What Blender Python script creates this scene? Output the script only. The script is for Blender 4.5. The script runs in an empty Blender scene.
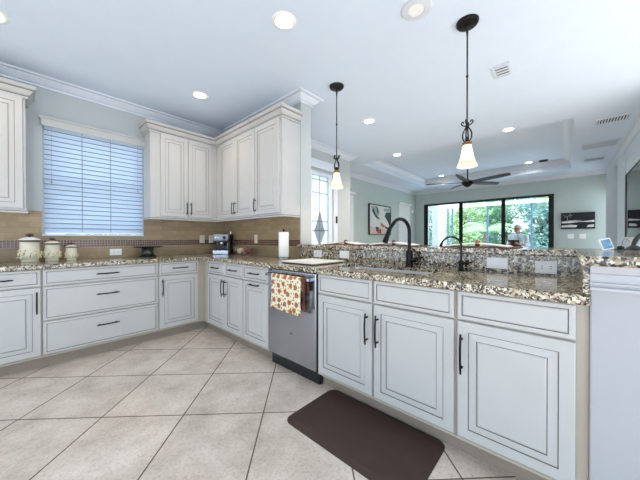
import bpy, bmesh, math, random
from mathutils import Vector, Matrix
random.seed(7)
S = bpy.context.scene
COL = S.collection
PI = math.pi

# ------------------------------------------------------------------ camera
cam_d = bpy.data.cameras.new('camera')
cam = bpy.data.objects.new('camera', cam_d); COL.objects.link(cam)
yaw, pit, rol = -0.8288, -0.0056, -0.0009
fw = Vector((-math.sin(yaw)*math.cos(pit), math.cos(yaw)*math.cos(pit), math.sin(pit)))
rt = Vector((math.cos(yaw), math.sin(yaw), 0)); up = rt.cross(fw)
rt2 = rt*math.cos(rol)+up*math.sin(rol); up2 = -rt*math.sin(rol)+up*math.cos(rol)
cam.matrix_world = Matrix(((rt2.x, up2.x, -fw.x, -1.4972), (rt2.y, up2.y, -fw.y, -3.3613), (rt2.z, up2.z, -fw.z, 1.1371), (0, 0, 0, 1)))
cam_d.sensor_width = 36; cam_d.lens = 36*269.594/640; cam_d.clip_start = .02; cam_d.clip_end = 200
S.camera = cam

# ------------------------------------------------------------------ world, sun, exposure
W = bpy.data.worlds.new('sky'); S.world = W; W.use_nodes = True
bg = W.node_tree.nodes['Background']
bg.inputs[0].default_value = (.68, .83, 1.0, 1); bg.inputs[1].default_value = 2.4
sun_d = bpy.data.lights.new('sun', 'SUN'); sun_d.energy = 9.5; sun_d.angle = .05; sun_d.color = (.97, .98, 1)
sun = bpy.data.objects.new('sun', sun_d); COL.objects.link(sun)
sun.rotation_euler = Vector((.18, .40, -.9)).to_track_quat('-Z', 'Y').to_euler()
S.view_settings.view_transform = 'Standard'; S.view_settings.look = 'None'
S.view_settings.gamma = 1; S.view_settings.use_curve_mapping = False
S.view_settings.exposure = 0.3

# ------------------------------------------------------------------ materials
def lin(c): return tuple((x/12.92 if x <= .04045 else ((x+.055)/1.055)**2.4) for x in c)
def rgb(r, g, b): return lin((r/255, g/255, b/255))+(1,)
class NT:
    def __init__(s, name):
        s.m = bpy.data.materials.new(name); s.m.use_nodes = True
        s.t = s.m.node_tree; s.b = s.t.nodes['Principled BSDF']
    def n(s, ty, **kw):
        o = s.t.nodes.new(ty)
        for k, v in kw.items(): setattr(o, k, v)
        return o
    def l(s, a, b): s.t.links.new(a, b)
    def coord(s): return s.n('ShaderNodeTexCoord').outputs['Object']
    def noise(s, co, scale, detail=3, rough=.5, out='Fac'):
        o = s.n('ShaderNodeTexNoise'); o.inputs['Scale'].default_value = scale; o.inputs['Detail'].default_value = detail
        o.inputs['Roughness'].default_value = rough; s.l(co, o.inputs['Vector']); return o.outputs[out]
    def ramp(s, fac, stops, mode='LINEAR'):
        o = s.n('ShaderNodeValToRGB'); cr = o.color_ramp; cr.interpolation = mode
        while len(cr.elements) < len(stops): cr.elements.new(.5)
        for e, (p, c) in zip(cr.elements, stops): e.position = p; e.color = c
        s.l(fac, o.inputs['Fac']); return o.outputs['Color']
    def mix(s, fac, a, b, mode='MIX'):
        o = s.n('ShaderNodeMix', data_type='RGBA', blend_type=mode)
        if hasattr(fac, 'is_linked'): s.l(fac, o.inputs[0])
        else: o.inputs[0].default_value = fac
        for i, x in ((6, a), (7, b)):
            if hasattr(x, 'is_linked'): s.l(x, o.inputs[i])
            else: o.inputs[i].default_value = x
        return o.outputs[2]
    def bump(s, h, strength, dist=.01):
        o = s.n('ShaderNodeBump'); o.inputs['Strength'].default_value = strength; o.inputs['Distance'].default_value = dist
        s.l(h, o.inputs['Height']); s.l(o.outputs['Normal'], s.b.inputs['Normal'])
    def col(s, c): s.l(c, s.b.inputs['Base Color'])

def plain(name, c, rough=.5, metal=0, var=.04, scale=6, bump=0, bscale=200, coat=0, spec=None):
    k = NT(name); co = k.coord(); f = k.noise(co, scale)
    d = tuple(max(0, x*(1-var)) for x in c[:3])+(1,); e = tuple(min(1, x*(1+var)) for x in c[:3])+(1,)
    k.col(k.ramp(f, [(.3, d), (.7, e)]))
    k.b.inputs['Roughness'].default_value = rough; k.b.inputs['Metallic'].default_value = metal
    if coat: k.b.inputs['Coat Weight'].default_value = coat; k.b.inputs['Coat Roughness'].default_value = .1
    if spec is not None: k.b.inputs['Specular IOR Level'].default_value = spec
    if bump: k.bump(k.noise(co, bscale, 2), bump, .002)
    return k.m

M = {}
M['cab'] = plain('cabinet_paint', rgb(196, 195, 192), .33, var=.015)
M['frame'] = plain('cabinet_frame_glaze_shadow', rgb(186, 176, 160), .4, var=.02)  # darker cream carries the glaze and the shadow between doors
M['toe'] = plain('toe_kick_shaded_paint', rgb(150, 136, 122), .45, var=.05)  # cabinet paint darkened to taupe for the shade of the recess
M['glaze'] = plain('antique_glaze', rgb(118, 106, 96), .5, var=.15, scale=30)
M['wall'] = plain('wall_paint', rgb(189, 195, 195), .75, var=.012, bump=.15, bscale=160)
M['wallg'] = plain('sage_wall_paint', rgb(190, 203, 199), .75, var=.012, bump=.15, bscale=160)
M['column'] = plain('knockdown_white_paint', rgb(180, 180, 183), .7, var=.01, bump=.5, bscale=90)
M['ceil'] = plain('ceiling_paint_blue_light', rgb(218, 232, 248), .85, var=.01, bump=.1, bscale=120)  # blue cast of the mixed light put into the white paint
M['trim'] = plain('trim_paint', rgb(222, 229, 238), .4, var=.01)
M['black'] = plain('oil_rubbed_bronze', rgb(30, 26, 25), .38, .7, var=.2, scale=20)
M['bronze'] = plain('aged_bronze', rgb(66, 50, 42), .42, .7, var=.3, scale=40)
M['brass'] = plain('antique_brass_ring', rgb(150, 108, 60), .4, .8, var=.2, scale=40)
M['steel'] = plain('brushed_stainless', rgb(176, 180, 190), .27, 1, var=.04, scale=3)
M['sinksteel'] = plain('sink_stainless', rgb(190, 192, 196), .35, 1, var=.04)
M['darkplastic'] = plain('black_plastic', rgb(22, 22, 24), .4, var=.1)
M['white'] = plain('white_plastic', rgb(248, 248, 247), .35, var=.01)
M['slot'] = plain('outlet_slot', rgb(60, 58, 56), .6)
M['almond'] = plain('almond_plastic', rgb(226, 218, 200), .4, var=.01)
M['gapshade'] = plain('gap_shade_grey', rgb(128, 136, 152), .6)  # shade of the gaps between slats, put into a colour
M['apron'] = plain('apron_white_paint', rgb(190, 190, 194), .45, var=.01)
M['mat'] = plain('brown_rubber', rgb(60, 42, 34), .6, var=.12, scale=9, bump=.3, bscale=300)
M['paper'] = plain('paper_towel', rgb(244, 243, 240), .9, var=.01, bump=.3, bscale=150)
M['cream'] = plain('cream_ceramic', rgb(224, 218, 196), .25, var=.06, scale=14)
M['creamdark'] = plain('brown_ceramic_band', rgb(64, 50, 46), .3, var=.2, scale=30)
M['petal'] = plain('raised_flower_glaze', rgb(232, 222, 178), .3, var=.08, scale=30)
M['vine'] = plain('vine_glaze', rgb(132, 122, 88), .4, var=.2, scale=40)
M['darkgreen'] = plain('dark_green_stoneware', rgb(40, 46, 40), .18, var=.3, scale=12, coat=.5)
M['valance'] = plain('valance_grey_white', rgb(196, 197, 194), .5)
M['canvas_w'] = plain('paint_white', rgb(224, 226, 222), .7)
M['canvas_g'] = plain('paint_grey_teal', rgb(150, 170, 165), .7, var=.25, scale=9)
M['canvas_d'] = plain('paint_dark_green', rgb(44, 56, 52), .7, var=.2, scale=9)
M['canvas_o'] = plain('paint_orange', rgb(196, 128, 84), .7, var=.2, scale=12)
M['canvas_r'] = plain('paint_red', rgb(186, 66, 54), .7, var=.2, scale=12)
M['canvas_p'] = plain('paint_pink', rgb(216, 196, 184), .7, var=.1, scale=8)
M['canvas_k'] = plain('print_black', rgb(26, 27, 30), .6, var=.3, scale=8)
M['canvas_l'] = plain('print_grey', rgb(168, 172, 174), .6, var=.2, scale=9)
M['frameblk'] = plain('black_frame', rgb(20, 20, 22), .4)
M['bronzeframe'] = plain('dark_bronze_aluminium', rgb(24, 24, 26), .45, .3)
M['post'] = plain('bluegrey_aluminium', rgb(92, 116, 138), .5, .2)
M['fanblade'] = plain('dark_walnut_blade', rgb(24, 14, 14), .6, var=.3, scale=10)
M['fabric_w'] = plain('white_napkin', rgb(236, 232, 224), .9, var=.03, bump=.3, bscale=250)
M['red'] = plain('red_ring', rgb(112, 28, 36), .4, var=.2, scale=40)
M['orange'] = plain('orange_ring', rgb(160, 72, 44), .45, var=.25, scale=60)
M['apple'] = plain('red_apple', rgb(148, 28, 36), .25, var=.35, scale=25)
M['yellow'] = plain('yellow_apple', rgb(226, 200, 112), .3, var=.12, scale=18)
M['plum'] = plain('mauve_plum', rgb(128, 92, 116), .35, var=.15, scale=25)
M['stem'] = plain('brown_stem', rgb(70, 50, 30), .8)
M['skin'] = plain('skin', rgb(196, 144, 118), .55, var=.05, scale=20)
M['shirt'] = plain('pale_blue_shirt', rgb(234, 238, 246), .85, var=.05, scale=10)
M['shorts'] = plain('navy_shorts', rgb(58, 66, 84), .9)
M['shoe'] = plain('brown_shoe', rgb(80, 60, 48), .6)
M['cap'] = plain('tan_cap', rgb(206, 202, 186), .85, var=.08, scale=20)
M['hair'] = plain('grey_hair', rgb(178, 176, 172), .8, var=.1, scale=50)
M['lip'] = plain('lip', rgb(140, 84, 76), .5)
M['eye'] = plain('eye_dark', rgb(40, 32, 30), .3)
M['bookcover'] = plain('maroon_cover', rgb(96, 36, 34), .5, var=.15, scale=20)
M['page'] = plain('book_pages', rgb(228, 222, 208), .8)
M['board'] = plain('white_board', rgb(232, 230, 222), .4, var=.02)
M['boardedge'] = plain('dark_board_rim', rgb(70, 62, 58), .5)
M['trunk'] = plain('tree_bark', rgb(104, 92, 80), .9, var=.3, scale=8, bump=.5, bscale=20)
M['lanai'] = plain('lanai_pavers', rgb(220, 225, 232), .8, var=.04, scale=3)
M['stucco'] = plain('white_stucco', rgb(226, 224, 218), .85, var=.02, bump=.4, bscale=60)
M['grass'] = plain('lawn', rgb(98, 128, 66), .95, var=.3, scale=1.5)
M['wood'] = plain('teak_wood', rgb(120, 84, 60), .6, var=.25, scale=14)
M['photo'] = plain('blue_photo_print', rgb(96, 142, 168), .3, var=.5, scale=38)
M['louver'] = plain('vent_white', rgb(216, 224, 234), .5)
M['dark'] = plain('duct_dark', rgb(38, 36, 34), .9)

def leafmat(name, c):
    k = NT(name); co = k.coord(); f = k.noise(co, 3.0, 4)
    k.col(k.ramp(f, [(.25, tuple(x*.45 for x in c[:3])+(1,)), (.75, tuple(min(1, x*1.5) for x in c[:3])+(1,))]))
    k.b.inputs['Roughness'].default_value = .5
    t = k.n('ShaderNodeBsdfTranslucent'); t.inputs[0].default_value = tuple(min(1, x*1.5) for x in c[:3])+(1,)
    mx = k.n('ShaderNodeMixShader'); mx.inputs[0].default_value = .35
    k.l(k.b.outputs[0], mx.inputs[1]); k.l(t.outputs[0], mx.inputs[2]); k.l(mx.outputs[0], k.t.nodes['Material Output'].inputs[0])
    return k.m
M['leafA'] = leafmat('leaf_bright', rgb(156, 180, 134)); M['leafB'] = leafmat('leaf_blue_green', rgb(126, 158, 152)); M['leafC'] = leafmat('leaf_mid', rgb(124, 160, 132))
M['palmleaf'] = leafmat('palm_leaf', rgb(160, 188, 150))

def granite():
    k = NT('speckled_granite'); co = k.coord()
    nv = k.noise(co, 35, 2, out='Color')
    mp = k.n('ShaderNodeVectorMath', operation='MULTIPLY_ADD'); k.l(nv, mp.inputs[0]); mp.inputs[1].default_value = (.03, .03, .03); k.l(co, mp.inputs[2])
    def vor(scale):
        v = k.n('ShaderNodeTexVoronoi'); v.inputs['Scale'].default_value = scale; k.l(mp.outputs[0], v.inputs['Vector'])
        s = k.n('ShaderNodeSeparateColor'); k.l(v.outputs['Color'], s.inputs[0]); return s.outputs[0]
    a = k.ramp(vor(78), [(0, rgb(30, 26, 26)), (.27, rgb(84, 66, 52)), (.40, rgb(170, 150, 118)), (.58, rgb(206, 192, 160)), (.78, rgb(140, 130, 116)), (.87, rgb(238, 232, 216))], 'CONSTANT')
    b = k.ramp(vor(150), [(0, rgb(22, 20, 22)), (.33, rgb(92, 74, 60)), (.48, rgb(186, 168, 134)), (.74, rgb(226, 218, 196))], 'CONSTANT')
    f = k.ramp(k.noise(co, 28, 3), [(.45, (0, 0, 0, 1)), (.55, (1, 1, 1, 1))])
    c = k.mix(f, a, b)
    g = k.ramp(k.noise(co, 5, 3), [(.35, (.72, .70, .68, 1)), (.65, (1, 1, 1, 1))])
    k.col(k.mix(.8, c, g, 'MULTIPLY')); k.b.inputs['Roughness'].default_value = .12
    return k.m
M['granite'] = granite()

def floor_mat():
    k = NT('travertine_floor_tile'); co = k.coord()
    mp = k.n('ShaderNodeMapping'); mp.inputs['Rotation'].default_value = (0, 0, -PI/4); mp.inputs['Location'].default_value = (1.667+5.3, .004+5.1, 0); k.l(co, mp.inputs[0])
    br = k.n('ShaderNodeTexBrick', offset=0, squash=1); br.inputs['Scale'].default_value = 1
    br.inputs['Mortar Size'].default_value = .0042; br.inputs['Mortar Smooth'].default_value = .1; br.inputs['Bias'].default_value = 0
    br.inputs['Brick Width'].default_value = .53; br.inputs['Row Height'].default_value = .51
    br.inputs['Color1'].default_value = (.93, .93, .93, 1); br.inputs['Color2'].default_value = (1, 1, 1, 1); br.inputs['Mortar'].default_value = (1, 1, 1, 1)
    k.l(mp.outputs[0], br.inputs['Vector'])
    n1 = k.ramp(k.noise(co, 4, 8, .65), [(.3, rgb(192, 178, 164)), (.5, rgb(216, 203, 190)), (.7, rgb(232, 222, 211))])
    n2 = k.ramp(k.noise(co, 60, 6, .75), [(.36, (.72, .70, .68, 1)), (.52, (1, 1, 1, 1))])
    c = k.mix(.75, n1, n2, 'MULTIPLY'); c = k.mix(1, c, br.outputs['Color'], 'MULTIPLY')
    c = k.mix(br.outputs['Fac'], c, rgb(104, 92, 82)); k.col(c)
    k.b.inputs['Roughness'].default_value = .27
    k.bump(k.mix(br.outputs['Fac'], k.noise(co, 30, 4), (0, 0, 0, 1)), .12, .004)
    return k.m
M['floor'] = floor_mat()

def tile_mat(name, axis, strip=False):
    k = NT(name); co = k.coord()
    s = k.n('ShaderNodeSeparateXYZ'); k.l(co, s.inputs[0]); c = k.n('ShaderNodeCombineXYZ')
    k.l(s.outputs[axis], c.inputs[0]); k.l(s.outputs[2], c.inputs[1])
    mp = k.n('ShaderNodeMapping'); mp.inputs['Location'].default_value = (20, -.914+(.0 if not strip else -.133), 0); k.l(c.outputs[0], mp.inputs[0])
    br = k.n('ShaderNodeTexBrick', offset=.5 if not strip else 0, squash=1); br.inputs['Scale'].default_value = 1; br.inputs['Bias'].default_value = 0
    k.l(mp.outputs[0], br.inputs['Vector'])
    if strip:
        br.inputs['Brick Width'].default_value = .025; br.inputs['Row Height'].default_value = .025; br.inputs['Mortar Size'].default_value = .002
        br.inputs['Color1'].default_value = rgb(96, 56, 50); br.inputs['Color2'].default_value = rgb(52, 34, 34); br.inputs['Mortar'].default_value = rgb(176, 150, 126)
        k.col(br.outputs['Color']); k.b.inputs['Roughness'].default_value = .2
    else:
        br.inputs['Brick Width'].default_value = .15; br.inputs['Row Height'].default_value = .056; br.inputs['Mortar Size'].default_value = .0016
        br.inputs['Color1'].default_value = rgb(174, 152, 118); br.inputs['Color2'].default_value = rgb(156, 134, 102); br.inputs['Mortar'].default_value = rgb(138, 122, 102)
        n = k.ramp(k.noise(co, 25, 5, .6), [(.3, (.84, .82, .80, 1)), (.65, (1, 1, 1, 1))])
        k.col(k.mix(1, br.outputs['Color'], n, 'MULTIPLY')); k.b.inputs['Roughness'].default_value = .45
        k.bump(br.outputs['Fac'], -.3, .002)
    return k.m
M['tileA'] = tile_mat('travertine_subway_x', 0); M['tileB'] = tile_mat('travertine_subway_y', 1)
M['stripA'] = tile_mat('mosaic_strip_x', 0, True); M['stripB'] = tile_mat('mosaic_strip_y', 1, True)

def glassmat(name, c=(1, 1, 1, 1), rough=0.0, trans=.85):
    k = NT(name); co = k.coord()
    k.b.inputs['Base Color'].default_value = c; k.b.inputs['Roughness'].default_value = .03
    tr = k.n('ShaderNodeBsdfTransparent'); tr.inputs[0].default_value = c
    k.b.inputs['Transmission Weight'].default_value = 0
    gl = k.n('ShaderNodeBsdfGlossy'); gl.inputs['Roughness'].default_value = .02
    lw = k.n('ShaderNodeLayerWeight'); lw.inputs[0].default_value = .12
    mr = k.n('ShaderNodeMath', operation='MULTIPLY'); mr.inputs[1].default_value = .5; k.l(lw.outputs['Facing'], mr.inputs[0])
    df = k.n('ShaderNodeBsdfDiffuse'); df.inputs[0].default_value = c; m0 = k.n('ShaderNodeMixShader'); m0.inputs[0].default_value = rough; k.l(tr.outputs[0], m0.inputs[1]); k.l(df.outputs[0], m0.inputs[2])
    mx = k.n('ShaderNodeMixShader'); k.l(mr.outputs[0], mx.inputs[0]); k.l(m0.outputs[0], mx.inputs[1]); k.l(gl.outputs[0], mx.inputs[2])
    k.l(mx.outputs[0], k.t.nodes['Material Output'].inputs[0]); return k.m
M['glass'] = glassmat('window_glass', (.93, .97, .97, 1))
M['bowlglass'] = glassmat('tinted_bowl_glass', (.93, .90, .94, 1), .07)
def translucent(name, c, f=.5, rough=.6):
    k = NT(name); co = k.coord(); k.col(k.ramp(k.noise(co, 8), [(.3, tuple(x*.97 for x in c[:3])+(1,)), (.7, c)])); k.b.inputs['Roughness'].default_value = rough
    t = k.n('ShaderNodeBsdfTranslucent'); t.inputs[0].default_value = c
    mx = k.n('ShaderNodeMixShader'); mx.inputs[0].default_value = f
    k.l(k.b.outputs[0], mx.inputs[1]); k.l(t.outputs[0], mx.inputs[2]); k.l(mx.outputs[0], k.t.nodes['Material Output'].inputs[0]); return k.m
M['slat'] = translucent('white_blind_slat', rgb(226, 232, 244), .3)
M['frost'] = translucent('frosted_glass', rgb(240, 244, 250), .9, .2)
M['leadfrost'] = translucent('bevelled_grey_glass', rgb(190, 196, 200), .7, .2)
def emit(name, c, s):
    k = NT(name); k.b.inputs['Base Color'].default_value = c; k.b.inputs['Emission Color'].default_value = c; k.b.inputs['Emission Strength'].default_value = s; return k.m
M['lens'] = emit('lit_lens', (1, .98, .95, 1), 9)
def shademat():
    k = NT('alabaster_shade'); co = k.coord(); c = k.ramp(k.noise(co, 14, 3), [(.3, rgb(255, 226, 178)), (.7, rgb(255, 244, 220))])
    k.col(c); k.l(c, k.b.inputs['Emission Color']); k.b.inputs['Emission Strength'].default_value = .6; k.b.inputs['Roughness'].default_value = .3; return k.m
M['shade'] = shademat()
M['shaderim'] = emit('amber_shade_rim', rgb(226, 180, 116), .35)
def tvmat():
    k = NT('dark_screen_glass'); k.b.inputs['Base Color'].default_value = rgb(20, 22, 22); k.b.inputs['Roughness'].default_value = .03; k.b.inputs['Specular IOR Level'].default_value = .12
    return k.m
M['tv'] = tvmat()
def towelmat():
    k = NT('harvest_print_cotton'); co = k.coord()
    s = k.n('ShaderNodeSeparateXYZ'); k.l(co, s.inputs[0]); c = k.n('ShaderNodeCombineXYZ'); k.l(s.outputs[1], c.inputs[0]); k.l(s.outputs[2], c.inputs[1])
    def vor(sc, off):
        m = k.n('ShaderNodeMapping'); m.inputs['Location'].default_value = (off, off*.7, 0); k.l(c.outputs[0], m.inputs[0])
        v = k.n('ShaderNodeTexVoronoi', voronoi_dimensions='2D'); v.inputs['Scale'].default_value = sc; v.inputs['Randomness'].default_value = .6; k.l(m.outputs[0], v.inputs['Vector']); return v
    base = rgb(240, 230, 206)
    v2 = vor(34, 3.3); leaf = k.ramp(v2.outputs['Distance'], [(0, (1, 1, 1, 1)), (.28, (0, 0, 0, 1))], 'CONSTANT')
    lc = k.ramp(v2.outputs['Color'], [(0, rgb(172, 160, 84)), (.5, rgb(214, 170, 88)), (.8, rgb(120, 84, 60))], 'CONSTANT')
    v1 = vor(15, 0); pk = k.ramp(v1.outputs['Distance'], [(0, (1, 1, 1, 1)), (.30, (0, 0, 0, 1))], 'CONSTANT')
    pc = k.ramp(v1.outputs['Distance'], [(0, rgb(150, 88, 44)), (.12, rgb(196, 116, 66)), (.24, rgb(122, 66, 42))], 'CONSTANT')
    x = k.mix(leaf, base, lc); x = k.mix(pk, x, pc); k.col(x); k.b.inputs['Roughness'].default_value = .9; return k.m
M['towel'] = towelmat()
M['towel2'] = plain('dark_red_brown_towel', rgb(98, 54, 44), .95, var=.4, scale=20, bump=.3)
def wovenmat():
    k = NT('woven_placemat'); co = k.coord(); ch = k.n('ShaderNodeTexChecker'); ch.inputs['Scale'].default_value = 70; ch.inputs[1].default_value = rgb(96, 62, 56); ch.inputs[2].default_value = rgb(48, 30, 32)
    k.l(co, ch.inputs[0]); k.col(ch.outputs[0]); k.b.inputs['Roughness'].default_value = .8; return k.m
M['woven'] = wovenmat()

# ------------------------------------------------------------------ helpers
def link(name, bm, mats, parent=None, smooth=False, bevel=0, kind=None, recalc=True, autos=True):
    if recalc: bmesh.ops.recalc_face_normals(bm, faces=bm.faces[:])
    me = bpy.data.meshes.new(name); bm.to_mesh(me); bm.free()
    for m in (mats if isinstance(mats, (list, tuple)) else [mats]): me.materials.append(M[m] if isinstance(m, str) else m)
    o = bpy.data.objects.new(name, me); COL.objects.link(o)
    if smooth:
        me.shade_smooth()
        if autos: me.set_sharp_from_angle(angle=math.radians(38))
    if parent:
        o.parent = parent
        p = Vector((0, 0, 0)); q = parent
        while q: p += q.location; q = q.parent
        o.matrix_parent_inverse = Matrix.Translation(-parent_loc(parent))
    if bevel:
        b = o.modifiers.new('bevel', 'BEVEL'); b.width = bevel; b.segments = 2; b.limit_method = 'ANGLE'; b.angle_limit = math.radians(40)
    if kind: o['kind'] = kind
    return o
def parent_loc(p):
    return Vector(p.get('_w', (0, 0, 0))) if p.type == 'EMPTY' else Vector((0, 0, 0))
def thing(name, label, cat, loc=(0, 0, 0), group=None):
    o = bpy.data.objects.new(name, None); COL.objects.link(o); o.location = loc; o['_w'] = tuple(loc); o.empty_display_size = .05
    o['label'] = label; o['category'] = cat
    if group: o['group'] = group
    return o
def tag(o, label, cat, group=None):
    o['label'] = label; o['category'] = cat
    if group: o['group'] = group
    return o
def copy_tree(src, loc, label, rz=None):
    c = src.copy(); COL.objects.link(c); c.location = loc; c['label'] = label
    if rz is not None: c.rotation_euler.z = rz
    for ch in src.children:
        d = ch.copy(); COL.objects.link(d); d.parent = c; d.matrix_parent_inverse = ch.matrix_parent_inverse.copy()
        for g in ch.children:
            e = g.copy(); COL.objects.link(e); e.parent = d; e.matrix_parent_inverse = g.matrix_parent_inverse.copy()
    return c
def box(bm, x0, x1, y0, y1, z0, z1, mi=0):
    v = [bm.verts.new(p) for p in ((x0, y0, z0), (x1, y0, z0), (x1, y1, z0), (x0, y1, z0), (x0, y0, z1), (x1, y0, z1), (x1, y1, z1), (x0, y1, z1))]
    for f in ((0, 3, 2, 1), (4, 5, 6, 7), (0, 1, 5, 4), (1, 2, 6, 5), (2, 3, 7, 6), (3, 0, 4, 7)):
        bm.faces.new([v[i] for i in f]).material_index = mi
    return v
def obox(name, dims, mats, parent=None, bevel=0, kind=None):
    bm = bmesh.new(); box(bm, *dims); return link(name, bm, mats, parent, bevel=bevel, kind=kind)
def lathe(bm, prof, c=(0, 0, 0), seg=24, mi=0, close=True):
    rings = []
    for r, z in prof:
        if r < 1e-6: rings.append([bm.verts.new((c[0], c[1], c[2]+z))])
        else: rings.append([bm.verts.new((c[0]+r*math.cos(2*PI*i/seg), c[1]+r*math.sin(2*PI*i/seg), c[2]+z)) for i in range(seg)])
    for a, b in zip(rings, rings[1:]):
        for i in range(seg):
            j = (i+1) % seg
            if len(a) == 1 and len(b) == 1: continue
            if len(a) == 1: f = bm.faces.new((a[0], b[i], b[j]))
            elif len(b) == 1: f = bm.faces.new((a[i], a[j], b[0]))
            else: f = bm.faces.new((a[i], a[j], b[j], b[i]))
            f.material_index = mi
    if close:
        for r in (rings[0], rings[-1]):
            if len(r) > 1: bm.faces.new(r).material_index = mi
def tube(bm, pts, rad, seg=10, mi=0, cap=True):
    pts = [Vector(p) for p in pts]; n = len(pts)
    if not isinstance(rad, (list, tuple)): rad = [rad]*n
    ref = None; rings = []
    for i, p in enumerate(pts):
        t = (pts[min(i+1, n-1)]-pts[max(i-1, 0)]).normalized()
        if ref is None:
            ref = t.orthogonal().normalized()
        ref = (ref-t*ref.dot(t))
        ref = ref.normalized() if ref.length > 1e-6 else t.orthogonal().normalized()
        b = t.cross(ref)
        rings.append([bm.verts.new(p+(ref*math.cos(2*PI*k/seg)+b*math.sin(2*PI*k/seg))*rad[i]) for k in range(seg)])
    for a, b in zip(rings, rings[1:]):
        for k in range(seg):
            j = (k+1) % seg; bm.faces.new((a[k], a[j], b[j], b[k])).material_index = mi
    if cap:
        bm.faces.new(rings[0][::-1]).material_index = mi; bm.faces.new(rings[-1]).material_index = mi
def prism(bm, poly, fn, d0, d1, mi=0):
    a = [bm.verts.new(fn(p, d0)) for p in poly]; b = [bm.verts.new(fn(p, d1)) for p in poly]; n = len(poly)
    bm.faces.new(a[::-1]).material_index = mi; bm.faces.new(b).material_index = mi
    for i in range(n): bm.faces.new((a[i], a[(i+1) % n], b[(i+1) % n], b[i])).material_index = mi
def sweep(bm, path, prof, pre=None, post=None, mi=0, gl=()):
    """profile (offset to the right of travel, z) swept along a plan path with mitred corners"""
    P = [Vector(p) for p in path]; n = len(P); rings = []
    for i, p in enumerate(P):
        a = P[i-1] if i else (Vector(pre) if pre else None); c = P[i+1] if i < n-1 else (Vector(post) if post else None)
        d1 = (p-a).normalized() if a is not None else None; d2 = (c-p).normalized() if c is not None else None
        if d1 is None: d1 = d2
        if d2 is None: d2 = d1
        n1 = Vector((d1.y, -d1.x)); n2 = Vector((d2.y, -d2.x)); m = (n1+n2)
        m = m/max(.05, m.length_squared)*2
        rings.append([bm.verts.new((p.x+m.x*o, p.y+m.y*o, z)) for o, z in prof])
    k = len(prof)
    for a, b in zip(rings, rings[1:]):
        for i in range(k):
            j = (i+1) % k; bm.faces.new((a[i], a[j], b[j], b[i])).material_index = 1 if i in gl else mi
    bm.faces.new(rings[0]).material_index = mi; bm.faces.new(rings[-1][::-1]).material_index = mi
def grid_slab(bm, xs, ys, filled, z0, z1):
    """slab of the grid cells filled(i, j): one closed mesh with inner holes"""
    vt = {}
    def v(i, j, z):
        if (i, j, z) not in vt: vt[(i, j, z)] = bm.verts.new((xs[i], ys[j], z))
        return vt[(i, j, z)]
    nx, ny = len(xs)-1, len(ys)-1
    ok = lambda i, j: 0 <= i < nx and 0 <= j < ny and filled(i, j)
    for i in range(nx):
        for j in range(ny):
            if not ok(i, j): continue
            for z in (z0, z1): bm.faces.new((v(i, j, z), v(i+1, j, z), v(i+1, j+1, z), v(i, j+1, z)))
            for (di, dj, a, b) in ((-1, 0, (i, j), (i, j+1)), (1, 0, (i+1, j), (i+1, j+1)), (0, -1, (i, j), (i+1, j)), (0, 1, (i, j+1), (i+1, j+1))):
                if not ok(i+di, j+dj): bm.faces.new((v(*a, z0), v(*b, z0), v(*b, z1), v(*a, z1)))

# face frames: (s along the wall, d out of the door face, z)
FA = lambda s, d, z: (s, -d, z)                 # cabinets under the window (faces -y)
FB = lambda s, d, z: (-d, -s, z)                # cabinets on the peninsula side (faces -x)
def shift(F, off):                              # same, door face moved back by off
    return lambda s, d, z: F(s, d-off, z)
def fbox(bm, F, s0, s1, d0, d1, z0, z1, mi=0):
    a = F(s0, d0, z0); b = F(s1, d1, z1)
    box(bm, min(a[0], b[0]), max(a[0], b[0]), min(a[1], b[1]), max(a[1], b[1]), min(a[2], b[2]), max(a[2], b[2]), mi)
def panel_front(name, F, s0, s1, z0, z1, parent, raised=True):
    """door or drawer front: raised panel with glazed grooves"""
    w = min(s1-s0, z1-z0)
    if raised: R = [(0, -.02, 0), (0, -.004, 0), (.004, 0, 0), (.050, 0, 0), (.051, -.004, 1), (.0538, -.004, 1), (.057, -.004, 0), (.086, -.0015, 0), (.087, -.004, 1), (.0894, -.004, 1), (.095, 0, 0)]
    else: R = [(0, -.02, 0), (0, -.004, 0), (.004, 0, 0), (.020, 0, 0), (.021, -.0035, 1), (.0238, -.0035, 1), (.028, 0, 0)]
    bm = bmesh.new(); rings = []
    for ins, d, mi in R:
        rings.append([bm.verts.new(F(s, d, z)) for s, z in ((s0+ins, z0+ins), (s1-ins, z0+ins), (s1-ins, z1-ins), (s0+ins, z1-ins))])
    for k in range(len(rings)-1):
        a, b = rings[k], rings[k+1]
        for i in range(4):
            j = (i+1) % 4; bm.faces.new((a[i], a[j], b[j], b[i])).material_index = 1 if R[k+1][2] else 0
    bm.faces.new(rings[0]); bm.faces.new(rings[-1])
    return link(name, bm, ['cab', 'glaze'], parent)
def pull(F, s, z, length, vertical, parent, r=.0055):
    bm = bmesh.new(); h = length/2
    def P(t, d): return F(s, d, z+t) if vertical else F(s+t, d, z)
    pts = [P(-h, .026), P(-h*.75, .030), P(-h*.3, .034), P(h*.3, .034), P(h*.75, .030), P(h, .026)]
    tube(bm, pts, [r*.9, r, r*1.05, r*1.05, r, r*.9], 8)
    for t in (-h*.72, h*.72): tube(bm, [P(t, -.002), P(t, .031)], [r*1.2, r*.8], 8)
    return link('handle', bm, 'black', parent, smooth=True)

# ================================================================== STRUCTURE
H = 2.78; WA = .626; WB = .626; WBE = -1.12; T = .165
FX = 7.95; PW = .66; EW = -.13; EX = 2.93; RW = -4.15
st = 'structure'
obox('floor', (-7, 8.0, -9, 3.2, -.12, 0), 'floor', kind=st)
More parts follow.
